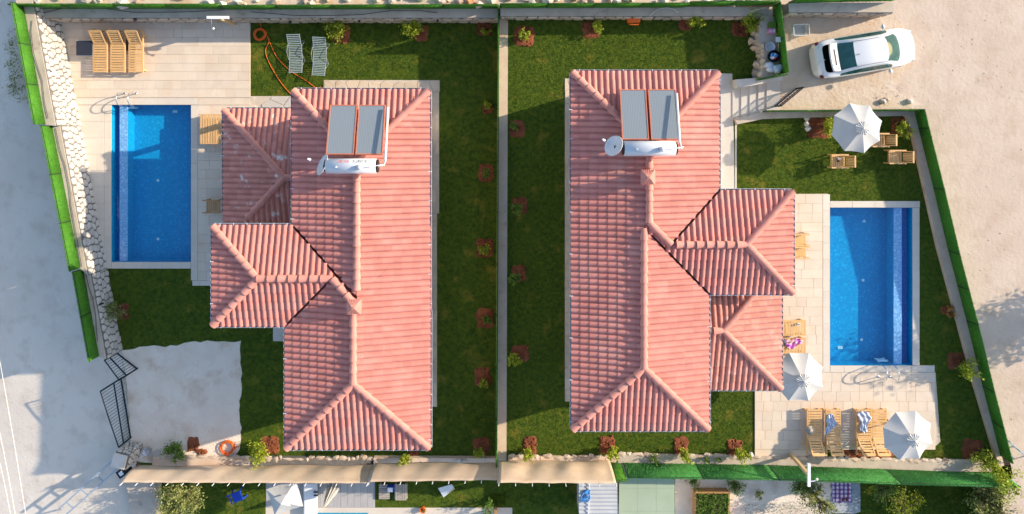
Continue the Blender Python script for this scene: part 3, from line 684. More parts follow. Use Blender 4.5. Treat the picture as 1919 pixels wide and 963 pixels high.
def tile_roof(parent, bodies, mat_key, limit, blockers=(), skip_sides={}):
    """parent = roof object at the world origin"""
    rot_t = math.atan(T); whole = []; clipped = bmesh.new()
    ll = TL/CT+.035
    for bi, b in enumerate(bodies):
        W, D = b.x1-b.x0, b.y1-b.y0; half = min(W,D)/2
        faces = [((b.x0,b.y0),(1,0),(0,1),W),((b.x1,b.y0),(0,1),(-1,0),D),((b.x1,b.y1),(-1,0),(0,-1),W),((b.x0,b.y1),(0,-1),(1,0),D)]
        others = [o for k,o in enumerate(bodies) if k != bi]+list(blockers)
        for fi, (A, u, w, L) in enumerate(faces):
            if fi in skip_sides.get(bi, ()): continue
            nc = math.ceil(L/TW)+2; ph0 = (A[0]*u[0]+A[1]*u[1]) % TW; nr = math.ceil(half/TL)
            Mx = Matrix(((u[0], w[0]*CT, 0, 0),(u[1], w[1]*CT, 0, 0),(0, T*CT, 0, 0),(0,0,0,1)))
            uu = Vector((u[0],u[1],0)); vv = Vector((w[0]*CT,w[1]*CT,T*CT)); nn = uu.cross(vv)
            Rm = Matrix((uu,vv,nn)).transposed()
            for j in range(nr+1):
                for i in range(-2, nc):
                    s0 = i*TW-ph0+TW*.5; d0 = j*TL-.05
                    cs = [(s0,d0),(s0+TW,d0),(s0,d0+TL),(s0+TW,d0+TL)]
                    fin = [min(s, L-s, half+.0)-d for s,d in [(s0,d0+.06),(s0+TW,d0+.06),(s0,d0+TL+.02),(s0+TW,d0+TL+.02)]]
                    if max(fin) <= 0.0: continue
                    pts = [Vector((A[0]+u[0]*s+w[0]*d, A[1]+u[1]*s+w[1]*d, b.z+d*T)) for s,d in cs]
                    hid = []
                    for o in others: hid.append([o.h(p.x,p.y)-p.z for p in pts])
                    pc = sum(pts, Vector())/4; pe = [pc+(q-pc)*1.9 for q in pts]
                    if any((min(o.h(q.x,q.y)-(b.z+(p.z-b.z)) for q,p in zip(pe,[Vector((0,0,pc.z+(r.z-pc.z)*1.9)) for r in pts])) > -.025 if o in bodies and bodies.index(o) > bi else min(h) > .03) for o, h in zip(others, hid)): continue
                    cutv = any(max(h) > .02 for h in hid); cuth = min(fin) < 0 or s0 < 0 or s0+TW > L
                    org = Vector((A[0]+u[0]*s0+w[0]*d0, A[1]+u[1]*s0+w[1]*d0, b.z+d0*T))
                    jz = random.uniform(-.003,.003)
                    mw = Matrix.Translation(org+nn*jz) @ (Rm @ Matrix.Rotation(random.uniform(-.012,.012),3,'Z')).to_4x4()
                    if not cutv and not cuth: whole.append(mw); continue
                    tb = bmesh.new(); tb.from_mesh(TILE[mat_key]); tb.transform(mw)
                    def cut(co, no):
                        geom = tb.verts[:]+tb.edges[:]+tb.faces[:]
                        if geom: bmesh.ops.bisect_plane(tb, geom=geom, plane_co=co, plane_no=no, clear_outer=True)
                    if cuth:
                        p0 = Vector((A[0],A[1],0)); p1 = p0+uu*L
                        cut(p0, -uu+Vector((w[0],w[1],0))); cut(p1, uu+Vector((w[0],w[1],0)))
                        cut(p0+Vector((w[0],w[1],0))*(half), Vector((w[0],w[1],0)))
                    if cutv:
                        for o, h in zip(others, hid):
                            if max(h) <= .02: continue
                            c = sum(pts, Vector())/4; dl = [c.x-o.x0, o.x1-c.x, c.y-o.y0, o.y1-c.y]; k = dl.index(min(dl))
                            g = [Vector((1,0,0)),Vector((-1,0,0)),Vector((0,1,0)),Vector((0,-1,0))][k]   # height gradient of other plane
                            own = Vector((w[0],w[1],0)); gd = g*T-own*T
                            if gd.length < 1e-4: continue
                            off = [-o.x0, o.x1, -o.y0, o.y1][k]
                            # other - own = 0 line: z_o + T*(g.p+off) - (b.z + T*dist_own)
                            dist_c = (c.z-b.z)/T; f = (o.z+T*(g.dot(Vector((c.x,c.y,0)))+off))-(b.z+T*dist_c)
                            co = Vector((c.x,c.y,0))-gd*((f+.016)/gd.length_squared); cut(co, gd)
                    if tb.faces:
                        tm = bpy.data.meshes.new('tmp'); tb.to_mesh(tm); clipped.from_mesh(tm); bpy.data.meshes.remove(tm)
                    tb.free()
    whole.sort(key=lambda m: m.translation.x**2+m.translation.y**2)
    for mw in whole[:limit]: obj('tile', TILE[mat_key], parent, mw=mw)
    for mw in whole[limit:]:
        tb = bmesh.new(); tb.from_mesh(TILE[mat_key]); tb.transform(mw); tm = bpy.data.meshes.new('tmp'); tb.to_mesh(tm); tb.free()
        clipped.from_mesh(tm); bpy.data.meshes.remove(tm)
    me = bpy.data.meshes.new('tiles'); clipped.to_mesh(me); clipped.free(); me.materials.append(M[mat_key])
    tag(obj('tiles', me, parent), kind='stuff')

def roof_base(name, bodies, parent):
    mb = MB()
    for b in bodies:
        W, D = b.x1-b.x0, b.y1-b.y0; h = min(W,D)/2; z = b.z-.03
        if W <= D: r = [(b.x0+h,b.y0+h),(b.x0+h,b.y1-h)]
        else: r = [(b.x0+h,b.y0+h),(b.x1-h,b.y0+h)]
        vs = [(b.x0,b.y0,z),(b.x1,b.y0,z),(b.x1,b.y1,z),(b.x0,b.y1,z),(*r[0],z+h*T),(*r[1],z+h*T)]
        if W <= D: fs = [(0,1,4),(1,2,5,4),(2,3,5),(3,0,4,5),(3,2,1,0)]
        else: fs = [(0,1,5,4),(1,2,5),(2,3,4,5),(3,0,4),(3,2,1,0)]
        mb.add(vs, fs)
    return mb.build(name, 'deckroof', parent)
def caps(parent, bodies, blockers=(), lift=.035):
    for bi, b in enumerate(bodies):
        W, D = b.x1-b.x0, b.y1-b.y0; h = min(W,D)/2
        r = [(b.x0+h,b.y0+h),(b.x0+h,b.y1-h)] if W <= D else [(b.x0+h,b.y0+h),(b.x1-h,b.y0+h)]
        zr = b.z+h*T
        def end(x,y): return min(r, key=lambda q: (q[0]-x)**2+(q[1]-y)**2)
        lines = [((x,y,b.z),(*end(x,y),zr)) for x in (b.x0,b.x1) for y in (b.y0,b.y1)]+[((*r[0],zr),(*r[1],zr))]
        others = [o for k,o in enumerate(bodies) if k != bi]+list(blockers)
        for a, c in lines:
            a = Vector(a); c = Vector(c); L = (c-a).length; d = (c-a)/L
            if L < .05: continue
            n = max(1, round(L/.40)); st = L/n; x = d.cross(Vector((0,0,1))).normalized(); zz = x.cross(d)
            for i in range(n):
                p = a+d*(i*st); mid = a+d*((i+.5)*st)
                if any(o.h(mid.x,mid.y)-mid.z > (-.05 if o in bodies else .02) for o in others): continue
                Rm = Matrix((x,d,zz)).transposed().to_4x4()
                obj('ridge_tile', CAP, parent, mw=Matrix.Translation(p+Vector((0,0,lift))) @ Rm)
def gutter(parent, pts, z, name='gutter'):
    root = empty('gutter', (0,0,0)); root.parent = parent; root.name = name
    mb = MB()
    for i in range(len(pts)-1):
        a = Vector((*pts[i], z-.03)); b = Vector((*pts[i+1], z-.03)); d = (b-a).normalized(); n = Vector((d.y,-d.x,0))
        mb.bar(a+n*.06-Vector((0,0,.05)), b+n*.06-Vector((0,0,.05)), .10, .012); mb.bar(a+n*.11, b+n*.11, .012, .11); mb.bar(a+n*.005, b+n*.005, .012, .10)
        k = max(1, round((b-a).length/.55))
        for j in range(k): 
            p = a.lerp(b,(j+.5)/k); mb.bar(p-n*.02+Vector((0,0,.055)), p+n*.125+Vector((0,0,.055)), .022, .012, 1)
    bpy.data.objects.remove(root)
    return mb.build(name, ['gutter','bracket'], parent)
def window(parent, c, axis, w, h, door=False):
    """c centre on wall face (world), axis outward unit vector"""
    n = Vector((axis[0],axis[1],0)); t = Vector((-n.y,n.x,0)); f = MB(); c = Vector(c)
    for s in (-1,1): f.bar(c+t*s*w/2-Vector((0,0,h/2))+n*.02, c+t*s*w/2+Vector((0,0,h/2))+n*.02, .07, .08, up=n)
    for s in (-1,1): f.bar(c-t*w/2+Vector((0,0,s*h/2))+n*.02, c+t*w/2+Vector((0,0,s*h/2))+n*.02, .08, .07)
    f.bar(c-Vector((0,0,h/2))+n*.02, c+Vector((0,0,h/2))+n*.02, .05, .06, up=n)
    o = f.build('door' if door else 'window', 'winframe', parent)
    g = MB(); g.bar(c-t*w/2+n*.005, c+t*w/2+n*.005, .01, h); g.build('pane','glass',o)
    return o
def house_walls(parent, bodies, inset, zl):
    mb = MB()
    for b in bodies: mb.box(((b.x0+b.x1)/2,(b.y0+b.y1)/2,(zl-.3+b.z-.1)/2),(b.x1-b.x0-2*inset,b.y1-b.y0-2*inset,b.z-.1-zl+.3))
    return mb.build('wall','wallw',parent)
def chimney(parent, x, y, z):
    c = MB().box((x,y,z),(.40,.38,.5)).build('chimney','tile',parent)
    cap = MB(); a = .27
    cap.add([(x-a,y-a,z+.25),(x+a,y-a,z+.25),(x+a,y+a,z+.25),(x-a,y+a,z+.25),(x,y,z+.42)],[(0,1,4),(1,2,4),(2,3,4),(3,0,4),(3,2,1,0)])
    for k in range(7):
        t = -a+.04+k*(2*a-.08)/6
        cap.tube([(x+t,y-a-.01,z+.26),(x+t*.2,y-.02,z+.41)],.018,5); cap.tube([(x+t,y+a+.01,z+.26),(x+t*.2,y+.02,z+.41)],.018,5)
    cap.build('chimney_cap','cap',parent)

E1 = 4.45; E2 = 4.1; PE1 = L1+2.95; PE2 = L2+2.75
# left house
h1 = empty('house', (0,0,0), 0, 'left house with salmon tiled hip roof, chimney near the middle and stained porch roof', 'house', 'two tiled houses')
U = body_px(551,170,803,740,E1); Lo = body_px(537.5,424,804,838,E1); Wg = body_px(400.5,424,760,608,E1); Pc = body_px(421,206,705,455,PE1)
rf = roof_base('roof', [U,Lo,Wg], h1); tile_roof(rf, [U,Lo,Wg], 'tile', 290); caps(rf, [U,Lo,Wg])
pr = roof_base('porch_roof', [Pc], h1)
tile_roof(pr, [Pc], 'tile_stain', 200, blockers=[Body(U.x0+.5,U.y0,U.x1,U.y1,E1), Body(Wg.x0,Wg.y0,Wg.x1,Wg.y1-.5,E1)], skip_sides={0:(1,)}); caps(pr, [Pc], [Body(U.x0,U.y0,U.x1,U.y1,E1),Body(Wg.x0,Wg.y0,Wg.x1,Wg.y1,E1)])
gutter(h1, [(U.x0,Wg.y1),(U.x0,U.y1),(U.x1,U.y1),(U.x1,(U.y0+Lo.y1)/2)][::-1], E1)
gutter(h1, [(Lo.x1,(U.y0+Lo.y1)/2),(Lo.x1,Lo.y0),(Lo.x0,Lo.y0),(Lo.x0,Wg.y0),(Wg.x0,Wg.y0),(Wg.x0,Wg.y1),(U.x0,Wg.y1)][::-1], E1)
gutter(h1, [(Pc.x0,Pc.y0+1.2),(Pc.x0,Pc.y1),(U.x0+.1,Pc.y1)][::-1], PE1, 'porch_gutter')
wl1 = house_walls(h1, [U,Lo,Wg], .6, L1)
chimney(h1, *(G(666,572,E1+.9).xy), E1+.86)
for px in (650,720): window(h1, (G(px,0,E1).x, U.y1-.6, L1+1.6), (0,1), 1.2, 1.2)
for py in (300,420,560,700): window(h1, (Lo.x1-.6 if py > 424 else U.x1-.6, G(0,py,E1).y, L1+1.6), (1,0), 1.2, 1.2)
window(h1, (G(660,0,E1).x, Lo.y0+.6, L1+1.6), (0,-1), 1.4, 1.2); window(h1, (Lo.x0+.6, G(0,720,E1).y, L1+1.1), (-1,0), 1.0, 2.1, True)
window(h1, (Wg.x0+.6, (Wg.y0+Wg.y1)/2, L1+1.2), (-1,0), 1.8, 2.2); window(h1, (U.x0+.6, G(0,300,E1).y, L1+1.15), (-1,0), 2.0, 2.2, True)
for py in (215,410): MB().box((Pc.x0+.25, G(0,py,PE1).y, (L1+PE1)/2-.05),(.22,.22,PE1-L1-.1)).build('porch_column','wallw',h1)
# right house
h2 = empty('house', (0,0,0), 0, 'right house with salmon tiled hip roof and pale dusty porch roof beside the sunny pool', 'house', 'two tiled houses')
Lo2 = body_px(1073.5,220,1326,803,E2); U2 = body_px(1072.5,136,1345,548,E2); Wg2 = body_px(1110,359,1484,548,E2); Pc2 = body_px(1190,492,1462,727,PE2)
rf2 = roof_base('roof', [Lo2,U2,Wg2], h2); tile_roof(rf2, [Lo2,U2,Wg2], 'tile', 290); caps(rf2, [Lo2,U2,Wg2])
pr2 = roof_base('porch_roof', [Pc2], h2)
bl2 = [Body(Lo2.x0,Lo2.y0,Lo2.x1-.5,Lo2.y1,E2), Body(Wg2.x0,Wg2.y0+.5,Wg2.x1,Wg2.y1,E2)]
tile_roof(pr2, [Pc2], 'tile_pale', 200, blockers=bl2, skip_sides={0:(3,)}); caps(pr2, [Pc2], bl2)
gutter(h2, [(U2.x1,Wg2.y1),(U2.x1,U2.y1),(U2.x0,U2.y1),(U2.x0,(U2.y0+Lo2.y1)/2)], E2)
gutter(h2, [(Lo2.x0,(U2.y0+Lo2.y1)/2),(Lo2.x0,Lo2.y0),(Lo2.x1,Lo2.y0),(Lo2.x1,Wg2.y0),(Wg2.x1,Wg2.y0),(Wg2.x1,Wg2.y1),(U2.x1,Wg2.y1)], E2)
gutter(h2, [(Lo2.x1,Pc2.y0),(Pc2.x1,Pc2.y0),(Pc2.x1,Wg2.y0-.2)], PE2, 'porch_gutter')
house_walls(h2, [Lo2,U2,Wg2], .6, L2)
chimney(h2, *(G(1212,331,E2+.9).xy), E2+.88)
for px in (1150,1260): window(h2, (G(px,0,E2).x, U2.y1-.6, 1.6), (0,1), 1.2, 1.2)
for py in (250,400,600,730): window(h2, (U2.x0+.6 if py < 548 else Lo2.x0+.6, G(0,py,E2).y, 1.6), (-1,0), 1.2, 1.2)
window(h2, (G(1190,0,E2).x, Lo2.y0+.6, 1.6), (0,-1), 1.4, 1.2); window(h2, (U2.x1-.6, G(0,260,E2).y, 1.1), (1,0), 1.0, 2.1, True)
window(h2, (Wg2.x1-.6, (Wg2.y0+Wg2.y1)/2, 1.2), (1,0), 1.8, 2.2); window(h2, (Lo2.x1-.6, G(0,640,E2).y, 1.15), (1,0), 2.0, 2.2, True)
for py in (560,715): MB().box((Pc2.x1-.25, G(0,py,PE2).y, (L2+PE2)/2-.05),(.22,.22,PE2-L2-.1)).build('porch_column','wallw',h2)

# solar water heaters and dishes on the roofs
def solar(panels, ylo, yhi, z0, z1, tank, pipe, label):
    root = empty('solar_water_heater', G((panels[0][0]+panels[1][1])/2, yhi, z0), 0, label, 'solar heater', 'roof solar heaters'); b = root.location
    for (xa, xb) in panels:
        pa, pb = G(xa,ylo,z0), G(xb,ylo,z0); wd = (pb.x-pa.x); Yb = G(0,yhi,z1).y; cx = (pa.x+pb.x)/2
        up = Vector((0,Yb-pa.y,z1-z0)); Ln = up.length; up.normalize(); ux = Vector((1,0,0)); n = ux.cross(-up) if ux.cross(-up).z > 0 else ux.cross(up)
        o = Vector((cx, (pa.y+Yb)/2, (z0+z1)/2))-b
        Rm = Matrix((ux, up, n)).transposed() if n.dot(ux.cross(up)) > 0 else Matrix((-ux, up, n)).transposed()
        fr = MB()
        for s in (-1,1):
            fr.box(o+Rm@Vector((s*(wd/2-.018),0,0)),(.036,Ln,.10),M4=Rm); fr.box(o+Rm@Vector((0,s*(Ln/2-.018),0)),(wd-.072,.036,.10),M4=Rm)
        pn = fr.build('solar_panel','solarframe',root)
        a = MB().box((0,0,0),(wd-.07,Ln-.07,.03)).build('absorber','solarglass',pn); a.matrix_local = Matrix.Translation(o+n*.02) @ Rm.to_4x4()
        for q in (-.9,.9): MB().bar(o+Rm@Vector((q*wd/2,Ln*.35,-.05)), o+Rm@Vector((q*wd/2,Ln*.35,-.75)), .04,.04).build('support','steel',root)
    xa, xb, yt, zt = tank; A = G(xa,yt,zt)-b; B = G(xb,yt,zt)-b; R = .275
    MB().tube([A,A+(B-A)*.004,B-(B-A)*.004,B],[R-.02,R,R,R-.02],28).build('tank','tank',root,False)
    tk = root.children[-1]; tk.data.polygons.foreach_set('use_smooth',[len(p.vertices)==4 for p in tk.data.polygons])
    MB().tube([B,B+Vector((.06,0,0))],R-.04,20).build('end_cap','black',tk); MB().tube([A-Vector((.05,0,0)),A],R-.04,20).build('end_cap','black',tk)
    p = B+Vector((-.55,-.02,R)); MB().lathe([(.09,-.02),(.095,.12),(.05,.17),(.02,.18)],14,p).build('valve','tank',tk,True)
    MB().tube([p+Vector((0,0,.08)),p+Vector((.42,.02,.06)),B+Vector((.3,.06,.05))],.014,6).build('pipe','white',root)
    MB().lathe([(.035,-.02),(.03,.09)],8,A+Vector((.42,-.02,R))).build('vent_stub','tank',tk)
    q = [G(x,y,z)-b for x,y,z in pipe]; MB().tube(q,.045,8).build('pipe','cablew',root)
    for s in (.2,.8):
        c = A.lerp(B,s); MB().bar(c+Vector((0,.15,-.15)),c+Vector((0,.1,-1.0)),.04,.04).build('support','steel',root); MB().bar(c+Vector((0,-.15,-.15)),c+Vector((0,-.3,-1.0)),.04,.04).build('support','steel',root)
    return root, A, B, R
def lettering(root, A, B, R, word, x, m, size=.21):
    cu = bpy.data.curves.new('lettering','FONT'); cu.body = word; cu.size = size; cu.resolution_u = 3
    t = bpy.data.objects.new('t', cu); COL.objects.link(t); dg = bpy.context.evaluated_depsgraph_get(); me = bpy.data.meshes.new_from_object(t.evaluated_get(dg)); bpy.data.objects.remove(t)
    ax = (B-A).normalized()
    for v in me.vertices:                     # text runs right to left as seen from above (upside down), wrapped on the tank
        ang = math.radians(50)-v.co.y/R        # towards +y side
        p = A+ax*(x-v.co.x); v.co = p+Vector((0,math.sin(ang)*(R+.004),math.cos(ang)*(R+.004)))
    me.materials.clear(); me.materials.append(M[m]); w = 0
    return obj('lettering', me, root)
s1, A1, B1, R1_ = solar([(619,670),(673,723)],197,290,E1+.52,E1+1.12,(612,706,311,E1+1.35),[(727,201,E1+.75),(722,300,E1+1.5),(719,309,E1+1.35),(708,311,E1+1.35)],'solar heater with lettered white tank on the left house roof')
lettering(s1, A1, B1, R1_, 'albark', 1.50, 'black'); lettering(s1, A1, B1, R1_, 'solar', .86, 'red')
s2, A2, B2, R2_ = solar([(1161,1210),(1214,1266)],168,262,E2+.52,E2+1.12,(1169,1265,278,E2+1.35),[(1268,175,E2+.75),(1274,268,E2+1.5),(1277,277,E2+1.35),(1266,278,E2+1.35)],'solar heater with plain white tank on the right house roof')
def dish(px, py, z, face, r, label, lnb):
    root = empty('satellite_dish', G(px,py,z)-Vector((0,0,.9)), 0, label, 'dish', 'satellite dishes'); b = root.location
    n = Vector(face).normalized(); q = n.to_track_quat('Z','Y').to_matrix(); prof = [(r*k/6, .22*r*(k/6)**2) for k in range(0,7)]
    c = Vector((0,0,.9)); mb = MB(); m = 24; vs = []
    for rr_, zz_ in prof[1:]:
        for k in range(m): vs.append(c+q@Vector((rr_*math.cos(2*math.pi*k/m), rr_*1.08*math.sin(2*math.pi*k/m), zz_-.22*r)))
    vs.append(c+q@Vector((0,0,-.22*r)))
    fs = [(i*m+k,i*m+(k+1)%m,(i+1)*m+(k+1)%m,(i+1)*m+k) for i in range(5) for k in range(m)]+[(len(vs)-1,(k+1)%m,k) for k in range(m)]
    o = mb.add(vs,fs).build('reflector','tank',root,True); sm = o.modifiers.new('s','SOLIDIFY'); sm.thickness = .02
    tip = c+n*r*1.15+q@Vector((0,-.1,0)); MB().tube([c+q@Vector((0,-r*.95,-.02)),tip],.015,6).build('arm','steel',root); MB().tube([tip-n*.02,tip+n*.10],[.05,.03],10).build('receiver','white',root)
    MB().tube([c-n*.08,(0.12,0,.5),(0.12,0,0)],.025,8).build('mast','steel',root)
    MB().box(c-n*.12,(.12,.1,.14)).build('bracket','black',root)
dish(604,309,E1+1.25,(-.78,.38,.50),.40,'grey satellite dish left of the lettered tank on left roof',None)
dish(1150,273,E2+1.25,(-.70,.38,.60),.40,'grey satellite dish left of the plain tank on right roof',None)

# ------------------------------------------------------------------ garden furniture
SLAT = {}
def slat_mesh(w, d, h, m='wood'):
    k = (round(w,3),round(d,3),round(h,3),m)
    if k not in SLAT: SLAT[k] = MB().box((0,0,0),(w,d,h)).mesh('slat',m)
    return SLAT[k]
def wooden_lounger(back=.62, rise=.45, w=.66, L=2.0, m='wood'):
    """local: foot at y=0, head at y=L; width along x"""
    root = empty('sun_lounger', (0,0,0)); hb = .30; yb = L-.72
    for s in (-1,1):
        MB().bar((s*(w/2-.02),0,hb),(s*(w/2-.02),L,hb),.045,.09).build('side_rail',m,root)
        for y in (.12,L-.35): MB().box((s*(w/2-.03),y,hb/2-.02),(.06,.07,hb-.02)).build('leg',m,root)
    n = int(yb/.112)
    for i in range(n): obj('slat', slat_mesh(w-.09,.082,.022,m), root, (0,.05+i*yb/n,hb+.04))
    br = empty('backrest',(0,yb,hb+.03)); br.parent = root; ang = math.asin(min(.9,rise/.72)); br.rotation_euler = (ang,0,0)
    bb = MB()
    for s in (-1,1): bb.bar((s*(w/2-.075),0,0),(s*(w/2-.075),.72,0),.06,.035)
    bb.bar((-(w/2-.1),.70,0),((w/2-.1),.70,0),.09,.03); bb.bar((-(w/2-.1),.03,0),((w/2-.1),.03,0),.06,.03)
    bpy.data.objects.remove(br)
    bo = bb.build('backrest',m,root); bo.location = (0,yb,hb+.03); bo.rotation_euler = (ang,0,0)
    for i in range(6): obj('slat', slat_mesh(w-.2,.06,.02,m), bo, (0,.10+i*.108,.0))
    MB().bar((0,yb+.5*math.cos(ang),hb+.5*math.sin(ang)),(0,yb+.62,hb-.02),w-.3,.03).build('prop',m,root)
    return root
LOUNGE_R = wooden_lounger(); 
LABS = [((197,137),L1,0,'sun lounger nearest the black square on the shaded upper deck'), ((229.5,137),L1,0,'middle of three wooden loungers on the left deck'),
        ((263,137),L1,0,'rightmost of three wooden loungers on the left deck'),
        ((1519,760),L2,math.pi,'wooden lounger with straw hat on it, on the right deck'), ((1554,760),L2,math.pi,'wooden lounger with narrow striped towel on the right deck'),
        ((1611,760),L2,math.pi,'wooden lounger under the large striped towel, right deck'), ((1639,760),L2,math.pi,'wooden lounger beside the white parasol at the right deck corner'),
        ((382,228),L1,-math.pi/2,'lounger reaching out from the left porch roof, the upper of two'), ((382,256),L1,-math.pi/2,'lounger reaching out from the left porch roof, the lower of two'),
        ((1503,610),L2,math.pi/2,'lounger by the right porch with a small white cup'), ((1503,643),L2,math.pi/2,'lounger by the right porch under the pink beach towel')]
for i, (p, z, rz, lab) in enumerate(LABS):
    o = LOUNGE_R if i == 0 else copy_tree(LOUNGE_R)
    o.location = G(p[0],p[1],z)+Vector((0,0,.05)); o.rotation_euler = (0,0,rz)
    tag(o, lab, 'lounger', 'wooden sun loungers')
def towel(px, py, z, w, l, m, label, seed, rz=0, cat='towel', name='towel'):
    rr = random.Random(seed); nx, ny = 14, 22; vs = []; ph = [rr.uniform(0,6.3) for _ in range(4)]
    for i in range(nx+1):
        for j in range(ny+1):
            u, v = i/nx-.5, j/ny-.5; sq = .75+.25*math.sin(v*5+ph[0]); edge = 1+.12*math.sin(v*14+ph[1])
            hgt = .035+.03*math.sin(u*16+v*6+ph[2])+.022*math.sin(v*22+u*5+ph[3])
            vs.append((u*w*sq*edge+.06*math.sin(v*6+ph[3]), v*l*(1-.25*u*u*4), max(.006,hgt)))
    fs = [(i*(ny+1)+j,(i+1)*(ny+1)+j,(i+1)*(ny+1)+j+1,i*(ny+1)+j+1) for i in range(nx) for j in range(ny)]
    o = MB().add(vs,fs).build(name,m,None,True,G(px,py,z)+Vector((0,0,.0))); o.rotation_euler = (0,0,rz); sm = o.modifiers.new('s','SOLIDIFY'); sm.thickness = .012
    return tag(o,label,cat)
towel(1555,795,L2+.42,.42,.95,'towel_blue','narrow crumpled blue striped towel on a lounger',1,-.25)
towel(1619,790,L2+.42,.58,.95,'towel_blue','wide crumpled blue striped towel across two loungers',2,.12)
towel(1486,642,L2+.42,.45,.85,'towel_pink','pink and purple beach towel on the lounger by the porch',3,math.pi/2)
def hat(px, py, z, m, label, r=.2):
    return tag(MB().lathe([(r,0),(r*.98,.02),(r*.55,.03),(r*.5,.11),(r*.3,.13),(.01,.135)],20).build('hat',m,None,True,G(px,py,z)),label,'hat')
hat(1518,806,L2+.46,'straw','straw hat lying on the first lounger of the right deck',.19)
hat(1467,641,L2+.46,'navy','dark round hat on the lounger at the porch edge',.17)
tag(MB().lathe([(.05,0),(.06,.10),(.045,.10),(.04,.02)],14).build('cup','white',None,False,G(1495,607,L2+.41)),'small white cup on the lounger by the porch','cup')
# black square tops between the loungers
def low_table(px, py, z, w, label, hh=.36):
    root = empty('low_table', G(px,py,z)+Vector((0,0,.05)), 0, label, 'table', 'low square tables')
    bevel(MB().box((0,0,hh),(w,w*.92,.03)).build('table_top','navy',root),.01)
    for sx in (-1,1):
        for sy in (-1,1): MB().box((sx*(w/2-.05),sy*(w*.46-.05),hh/2-.01),(.04,.04,hh-.02)).build('leg','white',root)
    MB().box((0,0,hh-.025),(w+.03,w*.92+.03,.02)).build('rim','white',root)
low_table(168.5,92,L1,.74,'dark square low table left of the three wooden loungers')
low_table(247,86,L1,.55,'dark low table tucked between the middle and right loungers',.16)
# wooden chairs
def wooden_chair(m='wood', w=.62, d=.60):
    """faces +y"""
    root = empty('wooden_chair',(0,0,0))
    for i in range(6): obj('slat', slat_mesh(w-.1,.075,.02,m), root, (0,-d/2+.09+i*.092,.42))
    bk = MB()
    for s in (-1,1): bk.bar((s*(w/2-.08),-d/2,.40),(s*(w/2-.08),-d/2-.2,.95),.05,.035)
    bk.bar((-(w/2-.08),-d/2-.195,.93),(w/2-.08,-d/2-.195,.93),.07,.035)
    bo = bk.build('backrest',m,root)
    for i in range(5):
        x = -(w/2-.17)+i*(w-.34)/4; MB().bar((x,-d/2-.02,.46),(x,-d/2-.185,.90),.055,.02).build('slat',m,bo)
    for s in (-1,1):
        MB().bar((s*(w/2-.03),-d/2-.06,.64),(s*(w/2-.03),d/2+.08,.64),.06,.03).build('armrest',m,root)
        for y in (-d/2,d/2-.02): MB().box((s*(w/2-.03),y,.31),(.05,.05,.62)).build('leg',m,root)
    for y in (-d/2+.02,d/2-.02): MB().bar((-(w/2-.05),y,.37),(w/2-.05,y,.37),.03,.06).build('apron',m,root)
    return root
CH = wooden_chair(); CH2 = wooden_chair('wood2')
for i,(base,px,py,z,rz,lab) in enumerate([(CH,1668,293,0,math.pi/2,'wooden armchair on the shaded lawn right of the parasol'),(CH,1562,301,0,math.pi/2,'wooden armchair on the sunny lawn with a phone on it'),
        (CH,1637,262,0,math.pi/2,'wooden armchair half hidden under the parasol'),(CH2,407,384,L1,math.pi/2,'brown wooden chair at the edge of the left porch roof'),
        (CH,1490,447,0,-math.pi/2,'upper of two wooden chairs by the right house wing'),(CH,1490,467,0,-math.pi/2,'lower of two wooden chairs by the right house wing')]):
    o = base if i in (0,3) else copy_tree(base)
    o.location = G(px,py,z)+Vector((0,0,.05 if z else 0)); o.rotation_euler = (0,0,rz); tag(o,lab,'chair','wooden armchairs')
ph = empty('phone', G(1570,300,.45), .3, 'small dark phone and white paper on the wooden chair', 'phone')
MB().box((0,0,.008),(.09,.16,.014)).build('case','black',ph); MB().add([(-.02,.0,.02),(.14,.02,.05),(.02,.14,.03),(.0,.02,.09)],[(0,1,2),(0,1,3),(1,2,3),(2,0,3)]).build('paper','white',ph)
# parasols
def parasol(px, py, z, off, label, R=1.10):
    zr = 1.74; c = G(px,py,z+zr); root = empty('parasol',(c.x,c.y,z),off,label,'parasol','white parasols')
    za = zr+.42; n = 8
    for k in range(n):
        a0, a1 = 2*math.pi*k/n, 2*math.pi*(k+1)/n; vs = []; m = 8
        for i in range(m+1):
            t = i/m
            for j in range(m+1):
                s = j/m; p = Vector((math.cos(a0)*(1-s)+math.cos(a1)*s, math.sin(a0)*(1-s)+math.sin(a1)*s, 0))*R*t
                sag = -.05*math.sin(math.pi*s)*t*t; inn = 1-.035*math.sin(math.pi*s)*t**3
                vs.append(Vector((p.x*inn,p.y*inn,zr+(za-zr)*(1-t**1.15)+sag)))
        fs = [(i*(m+1)+j,(i+1)*(m+1)+j,(i+1)*(m+1)+j+1,i*(m+1)+j+1) for i in range(m) for j in range(m)]
        p = MB().add(vs,fs).build('canopy_panel','canvas',root,True)
        mid = (a0); MB().tube([(0,0,za-.06),(math.cos(mid)*R*.98,math.sin(mid)*R*.98,zr-.02)],.012,5).build('rib','white',root)
    vs = [(0,0,za+.13)]; k2 = 32
    for k in range(k2):
        a = 2*math.pi*k/k2; r = .30*(1.0 if k % 4 < 2 else .86); vs.append((math.cos(a)*r,math.sin(a)*r,za+.015+.045*(1 if k % 2 else 0)))
    MB().add(vs,[(0,k+1,(k+1)%k2+1) for k in range(k2)]).build('vent_cap','canvas',root); MB().lathe([(.02,0),(.025,.05),(.008,.07)],8,(0,0,za+.12)).build('finial','white',root)
    MB().tube([(0,0,0),(0,0,za+.1)],.025,10).build('pole','woodpale',root); MB().lathe([(.28,0),(.28,.06),(.06,.10),(.04,.3)],20).build('base','conc',root)
parasol(1606,240,L2,math.radians(16),'white parasol over the small seating lawn')
parasol(1497,706,L2,math.radians(22),'white parasol partly under the right porch roof corner')
parasol(1701,816,L2,math.radians(27),'white parasol at the lower deck corner beside the loungers')
